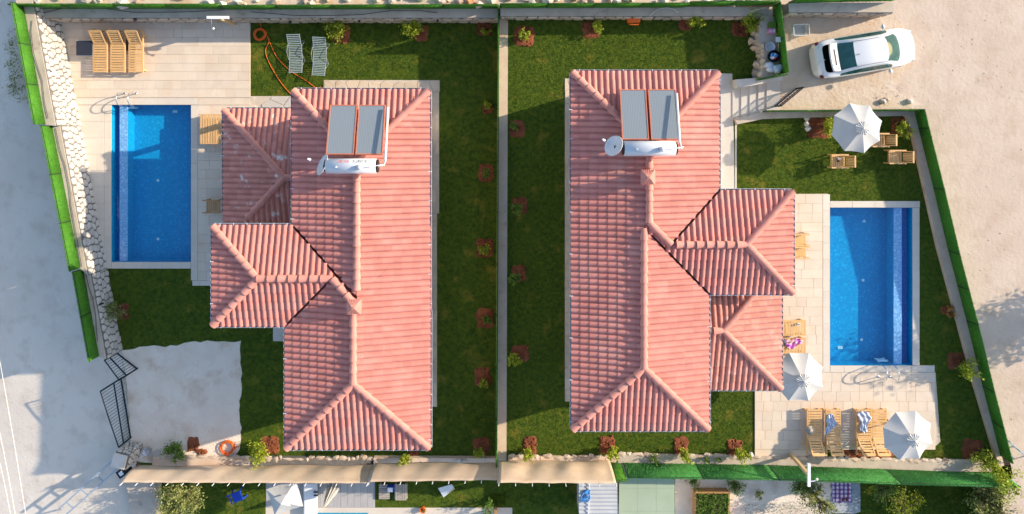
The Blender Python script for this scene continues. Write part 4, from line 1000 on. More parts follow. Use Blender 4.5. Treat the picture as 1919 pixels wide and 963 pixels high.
# folding metal loungers on the left lawn
def metal_lounger():
    root = empty('metal_lounger',(0,0,0)); w = .58; prof = [(0,.42),(.55,.30),(1.15,.34),(1.75,.62)]
    for s in (-1,1): MB().tube([(s*w/2,y,z) for y,z in prof],.014,6).build('frame','alu',root)
    def at(y):
        for (a,za),(b,zb) in zip(prof,prof[1:]):
            if y <= b: return za+(zb-za)*(y-a)/(b-a)
        return prof[-1][1]
    for i in range(23):
        y = .03+i*1.69/22; obj('strap', slat_mesh(w,.036,.008,'strap'), root, (0,y,at(y)+.012))
    for (y0,y1,z1) in ((.35,.62,0),(.85,.58,0),(1.25,1.5,0)):
        MB().tube([(-w/2-.02,y0,.34),(-w/2-.05,y1,z1),(w/2+.05,y1,z1),(w/2+.02,y0,.34)],.012,6).build('leg','alu',root)
    for s in (-1,1): MB().tube([(s*(w/2+.03),.62,.32),(s*(w/2+.05),.95,.50),(s*(w/2+.03),1.3,.42)],.012,6).build('armrest','alu',root)
    return root
ML = metal_lounger(); ML.location = G(559,138,L1); ML.rotation_euler = (0,0,.03); tag(ML,'silver metal folding lounger on left lawn, nearer the orange hose','lounger','metal folding loungers')
m2 = copy_tree(ML); m2.location = G(601,143,L1); m2.rotation_euler = (0,0,-.05); tag(m2,'silver metal folding lounger on left lawn, nearer the lime shrub','lounger','metal folding loungers')
# hoses
def hose_coil(px, py, z, r, turns, tail, label, m='orange', tr=.015):
    root = empty('garden_hose', G(px,py,z), 0, label, 'hose', 'orange hoses'); pts = []
    for i in range(int(turns*20)+1):
        a = 2*math.pi*i/20; rr_ = r*(1-.35*((i/20)%3)/3)+random.uniform(-.012,.012); pts.append((rr_*math.cos(a),rr_*math.sin(a),.03+.02*(i/20)%.09+.01*int(i/60)))
    MB().tube(pts,tr,6).build('coil',m,root,True)
    for t in tail:
        q = [G(x,y,z)-root.location+Vector((0,0,.03)) for x,y in t]; sm = []
        for i in range(len(q)-1):
            p0 = q[max(i-1,0)]; p1 = q[i]; p2 = q[i+1]; p3 = q[min(i+2,len(q)-1)]
            for k in range(6):
                u = k/6; sm.append(.5*((2*p1)+(p2-p0)*u+(2*p0-5*p1+4*p2-p3)*u*u+(3*p1-p0-3*p2+p3)*u**3))
        sm.append(q[-1]); MB().tube(sm,tr,6).build('loose_hose',m,root,True)
    return root
hose_coil(488,65,L1,.30,9,[[(496,64),(505,75),(498,95),(505,118),(525,152),(545,176),(556,182)],[(500,66),(507,82),(520,108),(545,133),(575,152),(592,164),(602,163)],[(488,58),(490,50),(487,43)]],'orange hose coil on the top left lawn with long tails')
hose_coil(427,838,L1+.01,.34,8,[[(436,842),(445,838),(450,834)]],'orange hose coil at the corner of the gravel driveway')
reel = empty('cable_reel', G(1187,38,.35), 0, 'orange plastic reel hanging on the top wall of right lawn', 'reel')
bevel(MB().box((0,0,0),(.56,.24,.34)).build('body','orange',reel),.05,3); MB().tube([(-.2,-.12,.1),(-.2,-.22,.2),(.2,-.22,.2),(.2,-.12,.1)],.02,6).build('handle','orange',reel); MB().tube([(.08,-.13,0),(.08,-.10,0)],.06,10).build('hub','black',reel)
# hanging wires along walls
def wire(pts, z, r, m, label, name='cable'):
    q = [G(x,y,z+random.uniform(0,.01)) for x,y in pts]; o = MB().tube(q,r,5).build(name,m,None,True); tag(o,label,'cable'); return o
wire([(58,26),(75,25),(100,20),(118,15),(140,16),(170,15),(185,14),(210,18),(250,23),(300,23),(360,22),(420,18)], .16, .012,'cable','dark cable lying on the wall top above the wooden loungers')
wire([(470,22),(520,26),(550,29),(620,29),(680,27),(730,20),(790,20),(820,24)], .16, .012,'cable','dark cable on the wall top behind the metal loungers')
wire([(60,38),(58,60),(63,100),(72,130),(79,150),(83,190),(90,222)], L1+1.76, .011,'cable','dark cable on the tall left wall top')
wire([(104,240),(112,280),(122,310),(130,350),(133,385),(141,430),(149,475),(153,500)], L1+1.48, .011,'cable','brown cable along the wall top beside the left pool')
wire([(160,510),(167,540),(174,560),(179,590),(181,620),(183,640)], L1+1.28, .011,'cable','dark cable on the low wall end near the gate')
wire([(1218,30),(1225,22),(1235,16),(1250,14),(1262,17),(1271,24)], .85, .016,'cablew','white bent pipe on the wall above the right lawn','pipe')
for i,(a,b,lab) in enumerate([((-6,640),(47,950),'rightmost pale overhead cable crossing the left road'),((-4,790),(28,955),'middle pale overhead cable crossing the left road'),((-6,840),(19,955),'leftmost pale overhead cable crossing the left road')]):
    A = G(*a,6.2); B = G(*b,6.2); d = B-A; pts = [A-d*3+d*7*k/40-Vector((0,0,-1.2*((k/20-1)**2))) for k in range(41)]
    o = MB().tube(pts,.008,5).build('overhead_cable','cablew',None,True); tag(o,lab,'cable','overhead cables')
# garden showers
def shower(px, py, z, rz, label):
    root = empty('garden_shower', G(px,py,z), rz, label, 'shower', 'garden showers')
    MB().box((0,0,.9),(.13,.13,1.8)).build('post','woodpale',root); MB().box((0,.0,1.83),(.95,.12,.09)).build('arm','white',root)
    MB().tube([(-.3,-.02,1.78),(-.3,-.3,1.72),(-.3,-.42,1.62)],.022,8).build('pipe','steel',root); MB().lathe([(.02,0),(.055,-.03),(.055,-.045)],14,(-.3,-.44,1.64)).build('shower_head','white',root)
shower(440,45,L1,0,'pale post shower by the top wall of the left deck'); shower(1482,851,L2+.1,math.pi/2,'pale post shower leaning over the green screen by right deck')
# gates
def gate_leaf(a, b, z, h0, h1, n, label, arch=0.0):
    A = G(*a,z); B = G(*b,z); d = B-A; L = d.length; root = empty('gate_leaf', A, math.atan2(d.y,d.x), label, 'gate', 'black metal gate leaves')
    top = lambda t: h0+(h1-h0)*t+arch*math.sin(math.pi*t*.5)
    MB().bar((0,0,.06),(L,0,.06),.05,.05).build('rail','darkmetal',root); MB().bar((0,0,.62*h0),(L,0,.62*h1 if arch == 0 else .62*h0),.04,.05).build('rail','darkmetal',root)
    MB().tube([(L*k/10,0,top(k/10)) for k in range(11)],.028,6).build('rail','darkmetal',root)
    for t in (0,1): MB().box((L*t,0,top(t)/2),(.06,.06,top(t))).build('stile','darkmetal',root)
    for i in range(1,n):
        t = i/n; MB().tube([(L*t,0,.06),(L*t,0,top(t))],.011,5).build('bar','darkmetal',root)
    return root
gate_leaf((221,661),(258,690),L1,1.05,1.50,9,'open black gate leaf touching the end of the stone wall')
gate_leaf((246,819),(228,708),L1,1.02,1.52,20,'tall arched black gate leaf beside the white pillar',.12)
g = gate_leaf((1452,199),(1492,166),LR,.75,.75,9,'small dark metal gate at the top of the stairs')
# bottom left pillar and clutter
pl = empty('gate_pillar', G(252,842,L1), math.radians(-14), 'whitewashed stone gate pillar below the arched gate', 'pillar')
MB().box((0,0,.55),(.62,.70,1.1)).build('core','mortar',pl); bevel(MB().box((-.05,0,1.15),(.62,.62,.10)).build('cap_stone','white_slab',pl),.02)
for i,(n,A_,B_) in enumerate([((1,0),(.31,-.35),(.31,.35)),((0,1),(.31,.35),(-.31,.35))]): stone_face(pl,A_,B_,0,1.08,n,.24,.2,70+i)
bk = empty('bucket', G(280,842,L1), 0, 'pale blue bucket beside the gate pillar', 'bucket'); MB().lathe([(.12,0),(.16,.3),(.17,.3),(.15,.29),(.11,.02)],18).build('body','tank',bk,True); MB().tube([(-.16,0,.3),(-.1,.1,.34),(.1,.1,.34),(.16,0,.3)],.008,5).build('handle','steel',bk)
tag(MB().box((0,0,.02),(.55,.36,.03),.5).build('board','white_slab',None,False,G(291,852,L1)),'white board lying on the gravel beside the bucket','board')
for k in range(3): tag(MB().box((0,0,.05+.0*k),(.7,.09,.06),.62).build('plank','white',None,False,G(263+3*k,847+3*k,L1+.03*k)),['upper','middle','lower'][k]+' of three white planks between pillar and bucket','plank')
# sliding gate frame on the lower left road
sg = empty('sliding_gate', G(140,960,-1.13), 0, 'grey sliding gate frame running off the bottom left', 'gate'); a = G(238,862,-.7)-sg.location; b = G(120,968,-.7)-sg.location
nrm = Vector((-(b-a).y,(b-a).x,0)).normalized()
for s,zz in ((0,.0),(.42,.05)): MB().bar(a+nrm*-s+Vector((0,0,zz)),b+nrm*-s+Vector((0,0,zz)),.07,.07).build('rail','alu',sg)
for t in (.12,.38,.62,.85): MB().bar(a.lerp(b,t),a.lerp(b,t)-nrm*.42+Vector((0,0,.05)),.06,.05).build('cross_bar','alu',sg)
for t in (.02,.5,.95): MB().bar(a.lerp(b,t),a.lerp(b,t)-Vector((0,0,.45)),.06,.06).build('leg','alu',sg)
bx = empty('meter_box', G(233,882,-.6), .6, 'dark meter box with white lid at the screen end', 'box'); bevel(MB().box((0,0,0),(.42,.36,.5)).build('body','darkmetal',bx),.02); MB().box((0,0,.26),(.18,.18,.03)).build('lid','white',bx)
# things on the ledge
lz = .90
bn = empty('cleaning_caddy', G(1444,52,lz), 0, 'green and pink cleaning caddy on the stone ledge', 'caddy'); MB().box((0,.08,.12),(.26,.26,.24),taper=1.1).build('tub','leafg',bn); MB().box((0,-.16,.10),(.26,.2,.2)).build('pink_box','towel_pink',bn)
tag(MB().lathe([(.18,0),(.21,.14),(.19,.14),(.16,.02)],18).build('basin','tank',None,True,G(1442,88,lz)),'grey plastic basin on the stone ledge','basin')
bs = empty('laundry_basket', G(1447,106,lz), 0, 'laundry basket with blue and red clothes on the ledge', 'basket'); MB().lathe([(.22,0),(.27,.22),(.25,.22),(.2,.03)],20).build('basket','black',bs); 
for k in range(6): MB().blob((random.uniform(-.12,.12),random.uniform(-.12,.12),.2),(.1,.09,.06),0,.3).build('garment',['towel_blue','rope','red','white','rope','tank'][k],bs,True)
bg_ = MB()
for k in range(7): bg_.blob((random.uniform(-.22,.22),random.uniform(-.12,.12),.14),(.22,.16,.14),0,.2,k)
tag(bg_.build('laundry_bag','tank',None,True,G(1449,128,lz)),'pale blue bag slumped in the ledge corner','bag')
br = empty('dustpan', G(1453,76,lz), 0, 'white dustpan with long wooden handle against the fence', 'dustpan'); MB().box((0,0,.35),(.22,.22,.04)).build('pan','white',br); MB().tube([(0,-.1,.33),(.12,-.7,.05)],.014,6).build('handle','woodpale',br)
tb = empty('plastic_tub', G(1496,58,LR), .05, 'clear plastic storage tub on the driveway behind the car', 'tub')
o = MB(); t0=.30; o.add([(-.28,-.19,.02),(.28,-.19,.02),(.28,.19,.02),(-.28,.19,.02),(-.34,-.25,.34),(.34,-.25,.34),(.34,.25,.34),(-.34,.25,.34)],[(0,1,2,3),(0,1,5,4),(1,2,6,5),(2,3,7,6),(3,0,4,7)]); bevel(o.build('shell','clear',tb),.05,3)
MB().tube([(-.34,-.22,.34),(-.31,-.25,.34),(.31,-.25,.34),(.34,-.22,.34),(.34,.22,.34),(.31,.25,.34),(-.31,.25,.34),(-.34,.22,.34),(-.34,-.22,.34)],.016,6).build('rim','white',tb)
# white stones, wall lamps
for i,(px,py,z,lab) in enumerate([(860,863,-.83,'left of two white stones on the wall top'),(869,864,-.83,'right of two white stones on the wall top'),(1406,851,.1,'single pale stone at the deck corner'),(1511,222,.1,'top pale stone edging the soil bed by parasol'),(1510,232,.1,'middle pale stone edging the soil bed by parasol'),(1513,241,.1,'lowest pale stone edging the soil bed by parasol')]):
    tag(MB().blob((0,0,.06),(.13,.14,.11),0,.15,i).build('rock','stone',None,True,G(px,py,z)),lab,'rock')
for i,(px,py,z,lab) in enumerate([(253,33,.13,'above the wooden loungers'),(544,38,.13,'above the metal loungers'),(673,37,.13,'next to the first lime shrub'),(820,36,.13,'near the centre fence')]):
    r_ = empty('wall_light', G(px,py,z-.12)+Vector((0,-.06,0)), 0, 'small black wall light '+lab, 'light', 'wall lights'); MB().box((0,0,0),(.09,.07,.16)).build('housing','black',r_); MB().box((0,-.05,-.02),(.06,.03,.08)).build('lens','grille',r_)
for i,(px,py,z,lab) in enumerate([(92,134,L1+1.5,'on the tall left wall'),(147,371,L1+1.2,'on the wall beside the left pool'),(190,569,L1+1.05,'on the low wall near the shrub')]):
    r_ = empty('wall_light', G(px,py,z), .2, 'small black wall light '+lab, 'light', 'wall lights'); MB().box((0,0,0),(.16,.07,.09)).build('housing','black',r_); MB().box((.09,0,0),(.03,.05,.06)).build('lens','grille',r_)

# ------------------------------------------------------------------ car
def car():
    root = empty('parked_car', G(1606,102,LR), math.radians(9.5), 'white saloon car with open boot parked on the sandy driveway', 'car')
    X  = [-2.27,-2.20,-2.02,-1.72,-1.42,-1.15,-.80,-.30,.25,.55,.90,1.22,1.55,1.86,2.06,2.19,2.27]
    HW = [.52,.70,.815,.855,.87,.88,.885,.885,.885,.88,.875,.865,.835,.755,.63,.47,.26]
    ZB = [.72,.80,.90,.94,.95,.945,.94,.93,.92,.92,.92,.925,.91,.85,.78,.70,.64]
    ZT = [.76,.86,.98,1.02,1.04,1.19,1.38,1.47,1.475,1.455,1.23,1.00,.98,.91,.83,.74,.67]
    RWd= [.42,.58,.70,.72,.70,.66,.62,.60,.60,.61,.66,.74,.72,.66,.52,.36,.22]
    def sec(i):
        x,hw,zb,zt,rw = X[i],HW[i],ZB[i],ZT[i],RWd[i]; p3 = (hw*.965,zb); p5 = (rw,zt-.045)
        l = lambda t: (p3[0]+(p5[0]-p3[0])*t, p3[1]+(p5[1]-p3[1])*t)
        half = [(hw*.9,.2),(hw*.985,.36),(hw,.58),(hw*.99,zb-.12),p3,l(.14),l(.80),p5,(rw*.86,zt-.012),(rw*.45,zt),(0,zt+.004)]
        bul = {.25:.03,.55:.08,.90:.14,1.22:.17,1.55:.10,-1.42:-.06,-1.15:-.06,-.80:-.04}.get(x,0.0)
        bx_ = lambda k,y: x+(bul*(1-min(1,(y/rw)**2)) if k >= 7 else 0)
        return [Vector((bx_(k,y),y,z)) for k,(y,z) in enumerate(half)]+[Vector((bx_(k,y),-y,z)) for k,(y,z) in list(enumerate(half))[-2::-1]]
    S = [sec(i) for i in range(len(X))]; n = len(S[0]); c = n//2
    body = MB(); glass = {'windscreen':MB(),'rear_window':MB(),'window_l':MB(),'window_r':MB()}
    for i in range(len(X)-1):
        for j in range(n-1):
            q = [S[i][j],S[i+1][j],S[i+1][j+1],S[i][j+1]]; jj = min(j, n-2-j); xm = (X[i]+X[i+1])/2
            if jj >= 8 and -2.1 < xm < -1.42: continue                       # boot opening
            if jj == 5 and -1.42 < xm < 1.0: glass['window_l' if j < c else 'window_r'].add(q,[(0,1,2,3)]); continue
            if jj >= 8 and .55 < xm < 1.22: glass['windscreen'].add(q,[(0,1,2,3)]); continue
            if jj >= 8 and -1.42 < xm < -.80: glass['rear_window'].add(q,[(0,1,2,3)]); continue
            body.add(q,[(0,1,2,3)])
    body.add(S[0],[tuple(range(n))]); body.add(S[-1],[tuple(range(n-1,-1,-1))])
    def weld(mb, name, m):
        o = mb.build(name,m,root,True); bm = bmesh.new(); bm.from_mesh(o.data); bmesh.ops.remove_doubles(bm,verts=bm.verts,dist=.0005); bmesh.ops.recalc_face_normals(bm,faces=bm.faces); bm.to_mesh(o.data); bm.free()
        ss = o.modifiers.new('sub','SUBSURF'); ss.levels = 2; ss.render_levels = 2; ss.boundary_smooth = 'PRESERVE_CORNERS'; return o
    weld(body,'body','carpaint')
    for k,nm in (('windscreen','windscreen'),('rear_window','rear_window'),('window_l','side_window'),('window_r','side_window')): weld(glass[k],nm,'carglass')
    MB().box((-.1,0,.55),(2.9,1.4,.6)).build('cabin','cardark',root)
    bx = MB(); bx.add([(-2.12,-.62,.42),(-1.4,-.66,.42),(-1.4,.66,.42),(-2.12,.62,.42),(-2.12,-.62,.90),(-1.4,-.66,1.0),(-1.4,.66,1.0),(-2.12,.62,.90)],[(0,1,2,3),(0,4,5,1),(1,5,6,2),(2,6,7,3),(3,7,4,0)]); bx.build('boot_well','cardark',root)
    lid = MB(); vs=[]; 
    for i in range(7):
        t = i/6; x = -1.40-.52*t-.05*math.sin(t*3); z = 1.06+.42*t+.06*math.sin(t*3)
        for j in range(9):
            y = -.62+1.24*j/8; vs.append((x-.06*(1-(2*j/8-1)**2)*t+.05, y*(1-.05*t), z))
    lid.add(vs,[(i*9+j,i*9+j+1,(i+1)*9+j+1,(i+1)*9+j) for i in range(6) for j in range(8)])
    lo_ = lid.build('boot_lid','carpaint',root,True); sm = lo_.modifiers.new('s','SOLIDIFY'); sm.thickness = .07
    MB().box((-1.72,0,1.42),(.05,.7,.03)).build('number_plate_recess','grille',lo_); MB().tube([(-1.40,-.5,1.06),(-1.62,-.5,1.30)],.015,6).build('hinge','darkmetal',lo_)
    MB().bar((-2.33,-.12,.93),(-1.95,-.02,.95),.035,.02).build('boot_tie','white',root)
    for s in (-1,1):
        MB().blob((.82,s*.98,.98),(.09,.13,.075),0,0).build('mirror','carpaint',root,True); MB().blob((-2.12,s*.72,.80),(.14,.10,.08),0,.02).build('tail_light','lamp_red',root,True)
        MB().blob((2.02,s*.60,.72),(.16,.12,.07),0,.02).build('headlight','lamp_clear',root,True)
        MB().tube([(-.86,s*.555,1.365),(-.3,s*.535,1.462),(.25,s*.535,1.468),(.55,s*.55,1.41)],.008,5).build('roof_seam','cardark',root)
        for x in (-1.38,1.36):
            wv = empty('wheel',(x,s*.76,.31)); wv.parent = root; bpy.data.objects.remove(wv)
            w = MB().tube([(x,s*.66,.31),(x,s*.68,.31),(x,s*.84,.31),(x,s*.86,.31)],[.29,.31,.31,.29],24).build('wheel','tyre',root); MB().tube([(x,s*.80,.31),(x,s*.87,.31)],[.2,.19],16).build('rim','alu',w)
    MB().bar((1.16,-.55,1.03),(1.02,-.05,1.13),.02,.015).build('wiper','cardark',root); MB().bar((1.18,.02,1.03),(1.04,.5,1.12),.02,.015).build('wiper','cardark',root)
    MB().tube([(-.66,-.04,1.43),(-.78,-.04,1.49)],[.025,.008],6).build('antenna','black',root)
    root.scale = (.965,.985,1.0)
    return root
car()

# ------------------------------------------------------------------ planting beds
SOIL = []   # (poly world, z)
def soil(pts, z, seed, h=.05):
    pp = rough_poly(pts, 6, 2.6, seed); mx = sum(p[0] for p in pts)/len(pts); my = sum(p[1] for p in pts)/len(pts)
    hw = max(abs(p[0]-mx) for p in pts); hh_ = max(abs(p[1]-my) for p in pts)
    pp = [(mx+(x-mx)*k_, my+(y-my)*k_) for x,y in pp for k_ in [min(1.0, 1.12/max(.2,(abs((x-mx)/hw)**3+abs((y-my)/hh_)**3)**(1/3)) )*.84]]; poly = [G(x,y,z) for x,y in pp]; SOIL.append(poly)
    cx = sum(p.x for p in poly)/len(poly); cy = sum(p.y for p in poly)/len(poly); n = len(poly); rr = random.Random(seed); vs = []
    for k,(s,hh) in enumerate(((1.0,.004),(.86,h*.7),(.55,h),(.25,h*.6))):
        for p in poly: vs.append((cx+(p.x-cx)*s+rr.uniform(-.02,.02)*(s<1), cy+(p.y-cy)*s+rr.uniform(-.02,.02)*(s<1), z+hh+rr.uniform(-.015,.02)*(s<1)))
    vs.append((cx,cy,z+h*.6)); fs = [(k*n+i,k*n+(i+1)%n,(k+1)*n+(i+1)%n,(k+1)*n+i) for k in range(3) for i in range(n)]+[(3*n+i,3*n+(i+1)%n,4*n) for i in range(n)]
    mb = MB().add(vs,fs)
    for _ in range(int(8+20*rr.random())):
        q = poly[rr.randrange(n)]; t = rr.random()**.5; mb.blob((cx+(q.x-cx)*t,cy+(q.y-cy)*t,z+h*.8),(.03+.03*rr.random(),)*3,0,.3,rr.random())
    o = mb.build('soil_bed','redsoil',None,True); o['kind'] = 'structure'; return o
def sq(x,y,w,h): return [(x-w/2,y+h/2),(x+w/2,y+h/2),(x+w/2,y-h/2),(x-w/2,y-h/2)]
for i,(x,y,w,h,z) in enumerate([(640,63,40,42,L1),(790,62,32,36,L1),(908,52,34,34,L1),(914,204,22,24,L1),(910,324,34,40,L1),(908,464,38,42,L1),(909,596,38,44,L1),(904,706,36,42,L1),(902,836,38,40,L1),(232,582,22,34,L1),
        (362,832,26,34,L1),(378,846,26,12,L1),(506,834,42,40,L1),(776,848,22,22,L1),(982,68,44,46,L2),(1107,55,38,38,L2),(1284,46,30,26,L2),(1386,55,36,32,L2),(969,241,36,38,L2),(974,385,34,38,L2),(973,512,32,36,L2),(975,662,38,36,L2),
        (993,835,30,44,L2),(1138,834,34,42,L2),(1276,835,34,40,L2),(1376,838,34,36,L2),(1536,240,54,46,L2),(1690,236,50,40,L2),(1772,582,24,20,L2),(1790,676,36,36,L2),(1822,842,46,46,L2),(1618,850,140,20,L2)]):
    soil(sq(x,y,w,h),z,100+i, .05 if w < 100 else .07)

# ------------------------------------------------------------------ shrubs and trees
def leaf_cloud(pts, size, m, name, parent, upb=.3):
    n = len(pts); d = RNG.normal(0,1,(n,3)); d[:,2] = np.abs(d[:,2])*.6+upb; d /= np.linalg.norm(d,axis=1)[:,None]
    a = np.cross(d, RNG.normal(0,1,(n,3))); a /= np.linalg.norm(a,axis=1)[:,None]; b = np.cross(d,a)
    L = size*RNG.uniform(.6,1.4,(n,1)); W = L*.42
    V = np.stack([pts-a*L, pts-b*W+d*L*.12, pts+a*L, pts+b*W+d*L*.12],1).reshape(-1,3); k = np.arange(n)*4
    F = np.stack([np.stack([k,k+1,k+2],1),np.stack([k,k+2,k+3],1)],1).reshape(-1,3)
    return obj(name, np_mesh(name,V,F,m), parent)
def shrub(px, py, z, r, h, n, m, label, size=.05, name='shrub', cat='shrub', group=None, sprays=9, flat=1.0, trunk=.02, seed=None):
    c = G(px,py,z); root = empty(name, c, 0, label, cat, group); rg = np.random.default_rng(int(px*7+py)); P = []
    st = MB(); k = max(1, n//sprays)
    for s in range(sprays):
        a = rg.uniform(0,6.28); e = r*rg.uniform(.35,1.0); tip = np.array([math.cos(a)*e, math.sin(a)*e, h*rg.uniform(.55,1.0)*flat])
        base = np.array([rg.uniform(-.04,.04)*r, rg.uniform(-.04,.04)*r, 0]); mid = base*.5+tip*.5+np.array([0,0,h*.12])
        st.tube([base,mid,tip],[trunk,trunk*.7,trunk*.3],5)
        t = rg.beta(3,1.4,k)[:,None]; q = base*(1-t)**2+2*mid*t*(1-t)+tip*t*t
        P.append(q+rg.normal(0,1,(k,3))*np.array([r*.17,r*.17,h*.10]))
    P = np.vstack(P); P[:,2] = np.maximum(P[:,2], .03)
    st.build('stem','bark',root); leaf_cloud(P,size,m,'foliage',root); return root
GR = 'garden shrubs'
for a in [(634,56,L1,.45,.8,420,'leafy','lime shrub on red soil beside the metal loungers'),(777,55,L1,.40,.9,420,'leafy','tall lime shrub at the middle of the top left lawn'),
    (911,60,L1,.18,.4,120,'leafy','small round plant at the top corner by the centre fence'),(914,198,L1,.18,.4,120,'leafy','small plant by the centre fence level with the left solar panels'),
    (912,324,L1,.20,.45,120,'leafg','small plant by the centre fence level with the left tank'),(907,465,L1,.22,.45,140,'leafy','small bright plant by the centre fence, level with roof valley'),
    (911,596,L1,.20,.45,120,'leafg','small plant by the centre fence level with the left chimney'),(907,712,L1,.18,.6,130,'leafy','narrow yellow plant by the centre fence in lower left garden'),
    (898,838,L1,.22,.55,140,'leafy','lime plant at the bottom end of the left lawn strip'),(226,580,L1,.42,.8,320,'leafo','olive green shrub against the low stone wall'),
    (335,838,L1,.40,.6,420,'leafg','dense green shrub at the driveway edge'),(494,842,L1,.50,.8,520,'leafy','large lime shrub left of the house corner at the bottom'),
    (763,850,L1,.22,.9,220,'leafy','yellow shrub below the left house eave'),(983,69,L2,.22,.5,140,'leafy','spiky lime plant in the top left of the right lawn'),
    (1117,53,L2,.24,.6,170,'leafy','lime plant on red soil left of the orange reel'),(1297,42,L2,.32,.7,240,'leafy','lime plant at the wall right of the orange reel'),
    (1397,46,L2,.50,.9,520,'leafy','large lime shrub in the dark corner by the ledge'),(962,238,L2,.16,.4,100,'leafg','small plant at house shadow edge by the centre wall'),
    (967,390,L2,.26,.5,180,'leafg','green plant by centre wall level with the right roof middle'),(965,520,L2,.24,.5,150,'leafg','dark green plant by centre wall in full shade'),
    (963,665,L2,.28,.7,220,'leafy','lime plant by the centre wall in the lower right garden'),(989,840,L2,.24,.8,220,'leafy','leftmost of the four sunlit yellow shrubs below right house'),
    (1146,838,L2,.24,.8,220,'leafy','second sunlit yellow shrub below the right house'),(1281,842,L2,.24,.8,220,'leafy','third sunlit yellow shrub below the right house'),
    (1384,840,L2,.26,.8,240,'leafy','rightmost sunlit yellow shrub, nearest the pool deck'),(1543,235,L2,.36,.8,360,'leafy','lime shrub left of the upper parasol'),
    (1685,242,L2,.34,.7,340,'leafy','round lime shrub right of the upper parasol'),(1775,582,L2,.22,.3,110,'leaforange','small orange plant beside the slanting wall'),
    (1803,682,L2,.42,.9,380,'leafy','lime shrub on red soil against the slanting wall'),(1831,852,L2,.48,.9,460,'leafy','lime shrub in the lower right corner bed'),
    (1866,888,.6,.60,.9,420,'leafy','large lime shrub growing over the turf screen end')]:
    shrub(a[0],a[1],a[2],a[3]*1.25,a[4]*1.15,int(a[5]*1.9),a[6],a[7],size=.058,group=GR,sprays=12)
for a in [(1225,856,.15,.3,.35,110,'leafg','creeper sprig on wall left of the third yellow shrub'),(1323,857,.15,.16,.35,70,'leafg','left weed growing on the white wall top'),(1345,858,.15,.16,.35,70,'leafg','right weed growing on the white wall top')]:
    shrub(*a, group='weeds on the wall', sprays=5, name='weed', cat='weed')

# ------------------------------------------------------------------ lawns
def grass(name, polys, excl, z, dens, label, ln=.04, seed=1):
    Ps = []
    for poly in polys:
        Q = poly_np(poly); lo, hi = Q.min(0), Q.max(0); n = int((hi-lo).prod()*dens); p = RNG.uniform(lo,hi,(n,2)); Ps.append(p[inside(p,poly)])
    p = np.vstack(Ps)
    for e in excl: p = p[~inside(p,e)]
    P = np.column_stack([p, np.full(len(p), z)]); V, F = blades(P, np.tile([0,0,1.0],(len(P),1)), ln, .018, 1.6)
    o = obj(name, np_mesh(name,V,F,'blade')); return tag(o, label, 'grass', kind='stuff')
def rect_of(b, inset): return [(b.x0+inset,b.y0+inset),(b.x1-inset,b.y0+inset),(b.x1-inset,b.y1-inset),(b.x0+inset,b.y1-inset)]
ex1 = [PX(DRIVE,L1)]+SOIL+[R4(607,150,824,172,L1),R4(795,150,823,762,L1),R4(470,180,600,206,L1),R4(361,196,486,535,L1),R4(200,180,372,503,L1),R4(512,600,545,639,L1)]+[rect_of(b,.6) for b in (U,Lo,Wg)]
grass('grass',[PX([(470.5,43),(934,43),(930,858),(230,858),(229,650),(206,504),(470.5,504)],L1)],ex1,L1,900,'short lawn grass of the left garden')
ex2 = SOIL+[R4(1058.5,147,1090,752,0),R4(1320,130,1377.5,365,0),R4(1440,363,1555,697,0),R4(1414,690,1757,842,0),R4(1414,840,1550,857,0),R4(1541,376,1723,697,0),PX([(1373,152),(1470,140),(1470,222),(1373,236)],0)]+[rect_of(b,.6) for b in (U2,Lo2,Wg2)]
grass('grass',[PX([(952,37),(1424,33),(1419,75),(1430,105),(1424,146),(1376,166),(1376,233),(1520,222),(1700,219),(1725,340),(1787,590),(1866,866),(951,852)],0)],ex2,0,900,'short lawn grass of the right garden')
# scattered weeds on driveway
# ------------------------------------------------------------------ rubble beyond the top fence
rb = MB(); rr = random.Random(77)
for _ in range(420):
    x = rr.uniform(60,1440); y = rr.uniform(-60,9); s = rr.uniform(.08,.26); q = G(x,y,.55); rb.blob((q.x,q.y,.55+s*.3),(s,s*rr.uniform(.6,1),s*.7),0,.25,rr.random())
tag(rb.build('rubble','rubble'),'heap of pale and rusty stones beyond the top fence','rubble',kind='stuff')
pb = MB()
for _ in range(260):
    if rr.random() < .35: x, y = rr.gauss(1660,40), rr.gauss(185,14)
    elif rr.random() < .5: x, y = rr.uniform(1480,1919), rr.uniform(10,200)
    else: x, y = rr.uniform(1760,1990), rr.uniform(0,960)
    if y > 196 and x < 1735+(y-205)*.27: continue
    s = rr.uniform(.008,.028); q = G(x,y,LR); pb.blob((q.x,q.y,LR+s*.3),(s,s,s*.7),0,.25,rr.random())
tag(pb.build('pebbles','sand'),'loose pebbles scattered over the sandy driveway and road','pebbles',kind='stuff')
for i,(x,y,lab) in enumerate([(1653,190,'left loose rock above the thin green fence'),(1660,187,'middle loose rock above the thin green fence'),(1703,190,'right loose rock above the thin green fence')]):
    tag(MB().blob((0,0,.08),(.16,.13,.12),0,.25,i).build('rock','rubble',None,False,G(x,y,LR)),lab,'rock')
wd = MB(); Pw = []
for _ in range(60):
    x, y = rr.choice([(12+rr.random()*30, 60+rr.random()*120),(20+rr.random()*35,100+rr.random()*90)]); q = G(x,y,-1.13)
    for k in range(14): Pw.append((q.x+rr.gauss(0,.12),q.y+rr.gauss(0,.12),-1.1+rr.random()*.15))
tag(leaf_cloud(np.array(Pw),.045,'leafo','weeds',None),'dry weeds along the road foot of the left fence','weeds',kind='stuff')

